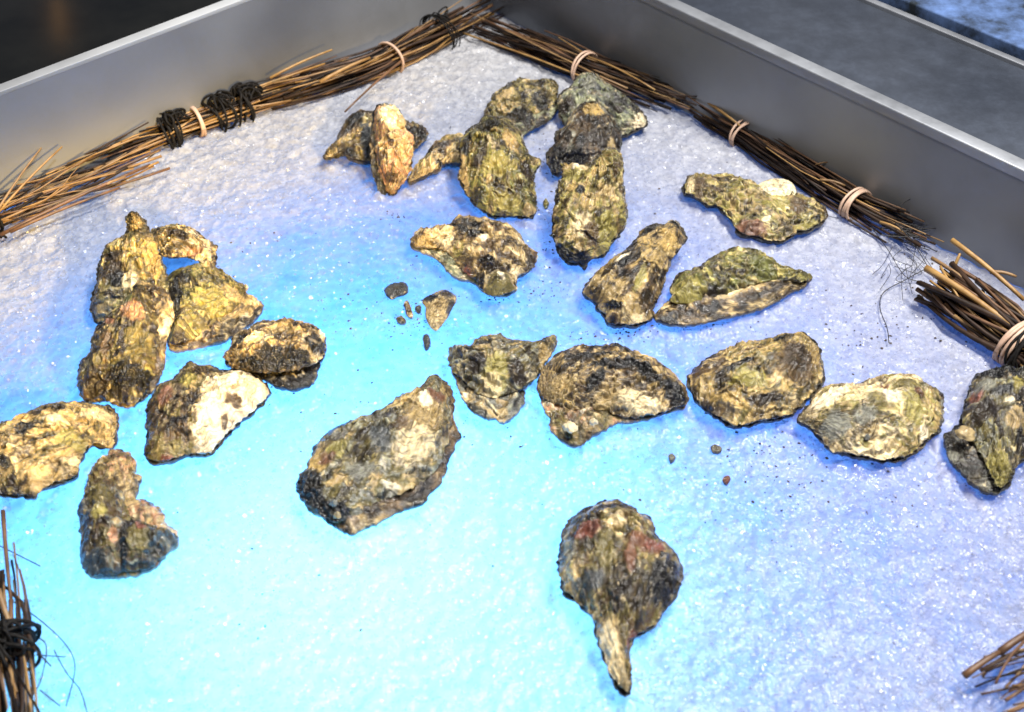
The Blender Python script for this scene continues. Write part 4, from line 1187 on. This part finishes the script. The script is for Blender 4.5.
def bundle(label, axis_px, width_px, n, mats, bands=(), cords=(), fan=(1.6, 1.6), rad=(0.0005, 0.0014), length=(0.45, 0.95),
           z=0.010, flat=0.75, seed=0, loose=(), group='straw and twig bundles along the tray walls', ragged=0.06, tilt_up=0.0):
    R = random.Random(seed)
    ax = np.array(axis_px, float)
    w0 = np.array([ground(p[0], p[1], z) for p in ax])
    mid = w0.mean(0)
    root = thing('twig_bundle', label, 'twig bundle', (mid[0], mid[1], 0.0), group)
    wd = np.linalg.norm(ground(ax[len(ax) // 2][0] + width_px * 0.5, ax[len(ax) // 2][1], z) - ground(ax[len(ax) // 2][0] - width_px * 0.5, ax[len(ax) // 2][1], z)) * 0.5
    d = np.r_[0, np.cumsum(np.linalg.norm(np.diff(w0, axis=0), axis=1))]
    Ltot = d[-1]

    def at(s):
        s_ = np.clip(s, 0, 1) * Ltot
        p = np.array([np.interp(s_, d, w0[:, k]) for k in range(3)])
        if s < 0 or s > 1:
            e = (w0[1] - w0[0]) / d[1] if s < 0 else (w0[-1] - w0[-2]) / (d[-1] - d[-2])
            p = p + e * (s * Ltot - s_)
        return p

    def frame(s):
        e = at(min(s + 0.02, 1)) - at(max(s - 0.02, 0))
        e /= np.linalg.norm(e)
        side = np.cross(e, (0, 0, 1))
        side /= np.linalg.norm(side)
        return e, side

    bs = [b[0] for b in bands] + [c[0] for c in cords]

    def width_at(s):
        k = 1.0
        lo = min(bs) if bs else 0.5
        hi = max(bs) if bs else 0.5
        if s < lo:
            k = 1 + (fan[0] - 1) * min(1.3, (lo - s) / max(lo, 0.05)) ** 1.2
        elif s > hi:
            k = 1 + (fan[1] - 1) * min(1.3, (s - hi) / max(1 - hi, 0.05)) ** 1.2
        for b in bs:
            k *= 1 - 0.22 * math.exp(-((s - b) / 0.05) ** 2)
        return k

    for i in range(n):
        ra = math.sqrt(R.random())
        th = R.random() * 2 * math.pi
        ln = R.uniform(*length)
        c = R.uniform(ln / 2 - ragged, 1 - ln / 2 + ragged)
        s0, s1 = c - ln / 2, c + ln / 2
        th2 = th + R.gauss(0, 1.0)
        ra2 = min(1.0, max(0, ra + R.gauss(0, 0.45)))
        k = 7
        pts, rr = [], []
        r0 = R.uniform(*rad) * (1.25 if R.random() < 0.12 else 1.0)
        wob = [R.gauss(0, 0.14) for _ in range(4)]
        knot = R.random()
        stray = R.random() < 0.16
        kx, kd, kz = R.uniform(0.3, 0.8), R.gauss(0, 0.010 if stray else 0.0022), abs(R.gauss(0, 0.006 if stray else 0.001))
        for j in range(k):
            f = j / (k - 1)
            s_ = s0 + (s1 - s0) * f
            e, side = frame(min(max(s_, 0), 1))
            a_ = th + (th2 - th) * f
            q = ra + (ra2 - ra) * f
            kk = width_at(s_)
            x = wd * kk * q * math.cos(a_) + wd * (wob[0] * math.sin(3 * f + wob[1] * 30))
            zz_ = wd * flat * (0.5 + 0.5 * kk) * q * math.sin(a_)
            bend = max(0.0, f - kx) / (1 - kx) if i % 2 else max(0.0, (1 - f) - kx) / (1 - kx)
            p = at(s_) + side * (x + kd * bend) + np.array([0, 0, zz_ + kz * bend])
            p[2] = max(p[2] + tilt_up * max(0, abs(f - .5) - .2), 0.003)
            pts.append(p)
            rr.append(r0 * (1 - 0.45 * f if i % 2 else 0.55 + 0.45 * f) * (1.15 if abs(f - knot) < 0.1 else 1))
        mi = R.choices(range(5), mats)[0]
        rr = [x * (0.85, 0.9, 1.0, 1.2, 1.3)[mi] for x in rr]
        add_tube('twig', pts, rr, M_TWIG[mi], root, 6)
    for p0, p1, r_, m_ in loose:
        a_, b_ = ground(p0[0], p0[1], z + 0.004 if len(p0) < 3 else p0[2]), ground(p1[0], p1[1], z + 0.004 if len(p1) < 3 else p1[2])
        pts = [a_ + (b_ - a_) * f + np.array([0, 0, 0.002 * math.sin(f * 3)]) for f in np.linspace(0, 1, 6)]
        add_tube('twig', pts, [r_ * (1 - .3 * f) for f in np.linspace(0, 1, 6)], M_TWIG[m_], root, 7)
    for s_, loops, thick in bands:
        e, side = frame(s_)
        c = at(s_)
        sk = 0.25
        vs, fs = [], []
        for l_ in range(loops):
            ring = []
            off = (l_ - (loops - 1) / 2) * thick * 1.9
            tilt = R.uniform(-0.35, 0.35) if loops > 1 else 0.1
            for k in range(29):
                a_ = 2 * math.pi * k / 28
                ring.append(c + side * (wd * 1.02 * math.cos(a_)) + np.array([0, 0, wd * (flat + 0.08) * 1.0 * math.sin(a_)]) + e * (off + tilt * wd * 0.5 * math.sin(a_ + l_)))
            v_, f_ = tube(np.array(ring) - np.array(root.location), [thick] * 29, 7, False)
            fs += [tuple(x + len(vs) for x in f)[::-1] for f in f_]
            vs += v_
        mesh_object('band', np.array(vs), fs, M_BAND, root)
    for s_, loops, thick, big in cords:
        e, side = frame(s_)
        c = at(s_)
        vs, fs = [], []
        for l_ in range(loops):
            ring = []
            off = (l_ - (loops - 1) / 2) * thick * 1.3
            kr, tl_, ph_ = R.uniform(0.95, 1.35), R.uniform(-0.7, 0.7), R.uniform(0, 6)
            th_ = thick * R.uniform(0.5, 1.1)
            for k in range(29):
                a_ = 2 * math.pi * k / 28
                ring.append(c + side * (wd * 1.06 * kr * math.cos(a_)) + np.array([0, 0, wd * (flat + 0.12) * kr * math.sin(a_)]) + e * (off + tl_ * wd * math.sin(a_ + ph_)))
            v_, f_ = tube(np.array(ring) - np.array(root.location), [th_] * 29, 6, False)
            fs += [tuple(x + len(vs) for x in f)[::-1] for f in f_]
            vs += v_
        for l_ in range(big):           # loops of the knot standing off the bundle
            ring = []
            ca = c + e * R.uniform(-0.004, 0.016) + side * R.uniform(-0.4, 0.4) * wd + np.array([0, 0, wd * flat])
            ra_, rb_ = R.uniform(0.004, 0.010), R.uniform(0.003, 0.008)
            n1 = e * R.uniform(-1, 1) + side * R.uniform(-1, 1)
            n1 /= np.linalg.norm(n1)
            n2 = np.cross(n1, e) * R.uniform(-0.8, 0.8) + np.array([0, 0, R.uniform(0.3, 1.0)])
            n2 /= np.linalg.norm(n2)
            for k in range(21):
                a_ = 2 * math.pi * k / 20
                ring.append(ca + n1 * ra_ * math.cos(a_) + e * 0.002 * math.sin(2 * a_ + l_) + n2 * rb_ * (math.sin(a_) + R.uniform(0.2, 0.3)))
            v_, f_ = tube(np.array(ring) - np.array(root.location), [thick * R.uniform(0.5, 1.0)] * 21, 6, False)
            fs += [tuple(x + len(vs) for x in f)[::-1] for f in f_]
            vs += v_
        mesh_object('cord', np.array(vs), fs, M_CORD, root)
    return root


def fibre(root, pxs, r=0.00035, z=0.004):
    p = np.array([ground(a, b_, z) for a, b_ in pxs])
    m = len(p)
    t_ = np.linspace(0, m - 1, 6 * m)
    q = []
    for tt_ in t_:
        i = min(int(tt_), m - 2)
        f = tt_ - i
        p0, p1, p2, p3 = p[max(i - 1, 0)], p[i], p[i + 1], p[min(i + 2, m - 1)]
        q.append(0.5 * ((2 * p1) + (p2 - p0) * f + (2 * p0 - 5 * p1 + 4 * p2 - p3) * f * f + (3 * p1 - p0 - 3 * p2 + p3) * f ** 3))
    return add_tube('fibre', q, [r] * len(q), M_FIBRE, root, 5)


bundle('loose golden straw fan at the left edge against the steel wall', [(-60, 250), (0, 212), (70, 182), (150, 158)], 42, 58, (6, 4, 4, 3, 2),
       cords=[(0.22, 5, 0.0013, 2)], fan=(1.0, 1.7), seed=1, length=(0.3, 0.9), tilt_up=0.02,
       loose=[((-5, 214, 0.03), (43, 146, 0.045), 0.0012, 1), ((-5, 216, 0.025), (62, 147, 0.045), 0.0012, 0), ((0, 235), (150, 165), 0.0018, 2), ((10, 232), (120, 188), 0.0016, 2)])
bundle('golden straw bundle with one cream band and thick black cord loops', [(78, 168), (140, 142), (190, 124), (260, 100), (345, 72)], 33, 94, (5, 3, 3, 5, 5),
       bands=[(0.43, 2, 0.0017)], cords=[(0.33, 7, 0.0016, 12), (0.50, 4, 0.0014, 14), (0.60, 5, 0.0014, 26)], fan=(1.35, 1.15), seed=2, length=(0.4, 0.8), ragged=0.05)
bundle('brown twig bundle with a thin pinkish band, running into the far corner', [(258, 100), (320, 84), (377, 65), (430, 38), (490, 8)], 37, 94, (4, 2, 4, 6, 5),
       bands=[(0.5, 1, 0.0016)], cords=[(0.74, 4, 0.0012, 5)], fan=(1.25, 0.9), seed=3, length=(0.45, 0.8),
       loose=[((405, 58), (345, 112), 0.0014, 2), ((270, 78, 0.03), (332, 50, 0.04), 0.0014, 0), ((320, 82, 0.025), (370, 58, 0.03), 0.002, 0)])
bundle('dark twig bundle with a white double band, right of the far corner', [(478, 24), (540, 48), (590, 70), (640, 88), (692, 108)], 36, 94, (1, 3, 4, 6, 4),
       bands=[(0.53, 2, 0.0013)], fan=(1.1, 1.15), seed=4, length=(0.45, 0.85), ragged=0.03)
b5 = bundle('long dark twig bundle with two cream bands and a frayed black end', [(688, 100), (750, 138), (810, 176), (868, 212), (935, 242)], 35, 94, (1, 2, 4, 6, 4),
            bands=[(0.26, 3, 0.0012), (0.735, 4, 0.0014)], fan=(1.05, 1.25), seed=5, length=(0.4, 0.8), ragged=0.02,
            loose=[((815, 165, 0.02), (834, 163, 0.025), 0.0008, 1), ((690, 92, 0.02), (740, 126, 0.022), 0.0018, 0), ((820, 180, 0.02), (845, 186, 0.02), 0.0014, 1), ((880, 222, 0.018), (906, 234, 0.018), 0.0013, 0)])
bundle('cut twig bundle with thick golden stalks at the right edge of the ice', [(938, 282), (975, 311), (1020, 343), (1075, 378)], 58, 78, (2, 3, 4, 5, 4),
       bands=[(0.64, 4, 0.0016)], cords=[(0.74, 6, 0.0017, 2)], fan=(1.15, 1.0), seed=6, length=(0.7, 0.98), ragged=0.02, z=0.016, rad=(0.0012, 0.0024),
       loose=[((926, 268, 0.03), (1010, 325, 0.03), 0.0032, 0), ((952, 240, 0.045), (1024, 300, 0.035), 0.0024, 0), ((990, 272, 0.035), (1016, 277, 0.035), 0.0018, 1), ((954, 268, 0.03), (960, 254, 0.04), 0.0016, 0), ((916, 298, 0.01), (975, 325, 0.01), 0.0014, 3), ((932, 258, 0.03), (990, 300, 0.03), 0.0018, 1), ((970, 328, 0.008), (992, 349, 0.006), 0.001, 4)])
b7 = bundle('upright looking straw bundle knotted with black cord, at the lower left edge', [(2, 560), (6, 610), (10, 660), (16, 712), (20, 780)], 44, 48, (3, 4, 4, 4, 3),
            cords=[(0.42, 8, 0.0014, 16)], fan=(1.0, 1.2), seed=7, length=(0.45, 0.9), z=0.012,
            loose=[((3, 511, 0.02), (11, 600, 0.016), 0.0016, 2), ((11, 600, 0.016), (13, 640, 0.014), 0.0016, 2), ((-2, 590, 0.03), (12, 630, 0.02), 0.0022, 1)])
bundle('splayed brown twig ends poking in at the lower right corner', [(985, 692), (1030, 668), (1090, 640)], 66, 26, (1, 3, 5, 3, 2), cords=[(0.9, 5, 0.0018, 0)], fan=(1.0, 1.0), seed=8, length=(0.6, 0.95), ragged=0.0,
       z=0.014, loose=[((964, 676, 0.014), (1000, 652, 0.018), 0.0024, 2), ((1000, 652, 0.018), (1040, 626, 0.02), 0.0026, 2)])
# frayed black fibres of the long bundle and of the one at lower left
Rf = random.Random(31)
for k in range(34):
    x0, y0 = Rf.uniform(880, 900), Rf.uniform(222, 238)
    x1, y1 = Rf.uniform(905, 938), Rf.uniform(222, 252)
    fibre(b5, [(x0, y0), ((x0 + x1) / 2 + Rf.uniform(-3, 3), (y0 + y1) / 2 + Rf.uniform(-3, 3)), (x1, y1)], 0.00045, Rf.uniform(0.006, 0.022))
for k in range(14):
    x0, y0 = Rf.uniform(885, 925), Rf.uniform(240, 270)
    fibre(b5, [(x0, y0), (x0 + Rf.uniform(-18, 18), y0 + Rf.uniform(2, 18)), (x0 + Rf.uniform(-30, 30), y0 + Rf.uniform(8, 34))], 0.00025, 0.005)
fibre(b5, [(923, 270), (905, 280), (884, 292), (880, 308), (887, 328), (889, 343)], 0.00042)
fibre(b5, [(870, 225), (888, 250), (905, 276), (924, 282)], 0.00035)
fibre(b5, [(850, 217), (838, 218), (828, 216)], 0.0003)
fibre(b5, [(900, 205), (920, 196), (945, 202)], 0.00035, 0.03)
fibre(b5, [(912, 240), (925, 262), (934, 278)], 0.0004, 0.012)
for pts in ([(0, 546), (20, 556), (40, 566)], [(14, 602), (40, 620), (66, 645), (75, 668), (66, 706)], [(54, 650), (66, 672), (80, 690), (87, 712)], [(30, 634), (46, 645), (42, 676), (34, 694)], [(36, 655), (66, 657)], [(40, 690), (60, 706)]):
    fibre(b7, pts, 0.0004)

# ------------------------------------------------------------------ lights
KEY = 1.42
WARM = 100
UL = (1.4, 3.2, 2.2)
world = bpy.data.worlds.new('World')
SC.world = world
world.use_nodes = True
bg = world.node_tree.nodes['Background']
bg.inputs['Color'].default_value = (0.62, 0.70, 1.0, 1)
bg.inputs['Strength'].default_value = 0.10


def area(name, loc, target, size, power, color, shape='DISK', size_y=None):
    l = bpy.data.lights.new(name, 'AREA')
    l.shape = shape
    l.size = size
    if size_y:
        l.size_y = size_y
    l.energy = power
    l.color = color
    o = bpy.data.objects.new(name, l)
    C.objects.link(o)
    o.location = loc
    d = Vector(target) - Vector(loc)
    o.rotation_euler = d.to_track_quat('-Z', 'Y').to_euler()
    return o


# ceiling spotlights of the shop
area('ceiling_lamp', (0.50, 0.38, 1.7), (0.05, 0.0, 0), 0.40, KEY * 30, (1.0, 0.97, 0.93))
area('ceiling_lamp', (-0.35, -0.35, 1.8), (-0.05, 0.0, 0), 0.10, KEY * 9, (1.0, 0.96, 0.9))
area('ceiling_lamp', (0.75, -0.25, 1.8), (0.15, 0.1, 0), 0.12, KEY * 30, (1.0, 0.97, 0.93))
# lamps glowing up through the ice
g1 = ground(330, 600)
area('under_ice_lamp', (g1[0], g1[1], -0.16), (g1[0], g1[1], 0), 0.32, UL[0], (0.27, 0.86, 1.0))
g2 = ground(300, 430)
area('under_ice_lamp', (g2[0], g2[1], -0.30), (g2[0], g2[1], 0), 0.30, UL[1], (0.03, 0.30, 1.0))
g3 = ground(740, 420)
area('under_ice_lamp', (g3[0], g3[1], -0.38), (g3[0], g3[1], 0), 0.40, UL[2], (0.10, 0.22, 1.0))
# unseen warm spot added to brighten the left wall's lower band and the straw
wl = CORNER + DL * 0.55
ws = CORNER + DL * 0.62 + DR * 1.05
l = bpy.data.lights.new('added_warm_spot', 'SPOT')
l.energy = WARM
l.color = (1.0, 0.66, 0.20)
l.spot_size = math.radians(26)
l.spot_blend = 1.0
l.shadow_soft_size = 0.03
o = bpy.data.objects.new('added_warm_spot', l)
C.objects.link(o)
o.location = (ws[0], ws[1], 0.36)
o.rotation_euler = (Vector((wl[0], wl[1], -0.05)) - Vector(o.location)).to_track_quat('-Z', 'Y').to_euler()
o.scale = (2.3, 0.5, 1.0)
# unseen warm light added to put an orange streak on the black cabinet top
P = ground(np.array(66.0), np.array(12.0), -0.048)
rd = ray(np.array(66.0), np.array(12.0))
rd = rd / np.linalg.norm(rd) * np.array([1, 1, -1])
Q = P + rd * 0.55
area('streak_light', tuple(Q), tuple(P), 0.010, 0.009, (1.0, 0.5, 0.15), 'RECTANGLE', 0.12)

# ------------------------------------------------------------------ camera and render
cam = bpy.data.cameras.new('camera')
cam.sensor_width = 36
cam.lens = FPX / W * 36
cam.clip_start = 0.01
cam.clip_end = 50
cam.dof.use_dof = True
cam.dof.focus_distance = float(np.linalg.norm(ground(600, 330) - CAM) * 0.995)
cam.dof.aperture_fstop = 7.5
co = bpy.data.objects.new('camera', cam)
C.objects.link(co)
co.location = tuple(CAM)
co.rotation_euler = (math.pi / 2 - PITCH, 0, 0)
SC.camera = co
SC.render.engine = 'CYCLES'
SC.cycles.use_denoising = True
SC.cycles.max_bounces = 8
SC.cycles.transmission_bounces = 6
SC.cycles.caustics_reflective = False
SC.cycles.caustics_refractive = False
SC.cycles.sample_clamp_indirect = 6.0
SC.view_settings.view_transform = 'Standard'
SC.view_settings.look = 'None'
SC.view_settings.exposure = 0.0
SC.view_settings.gamma = 1.0
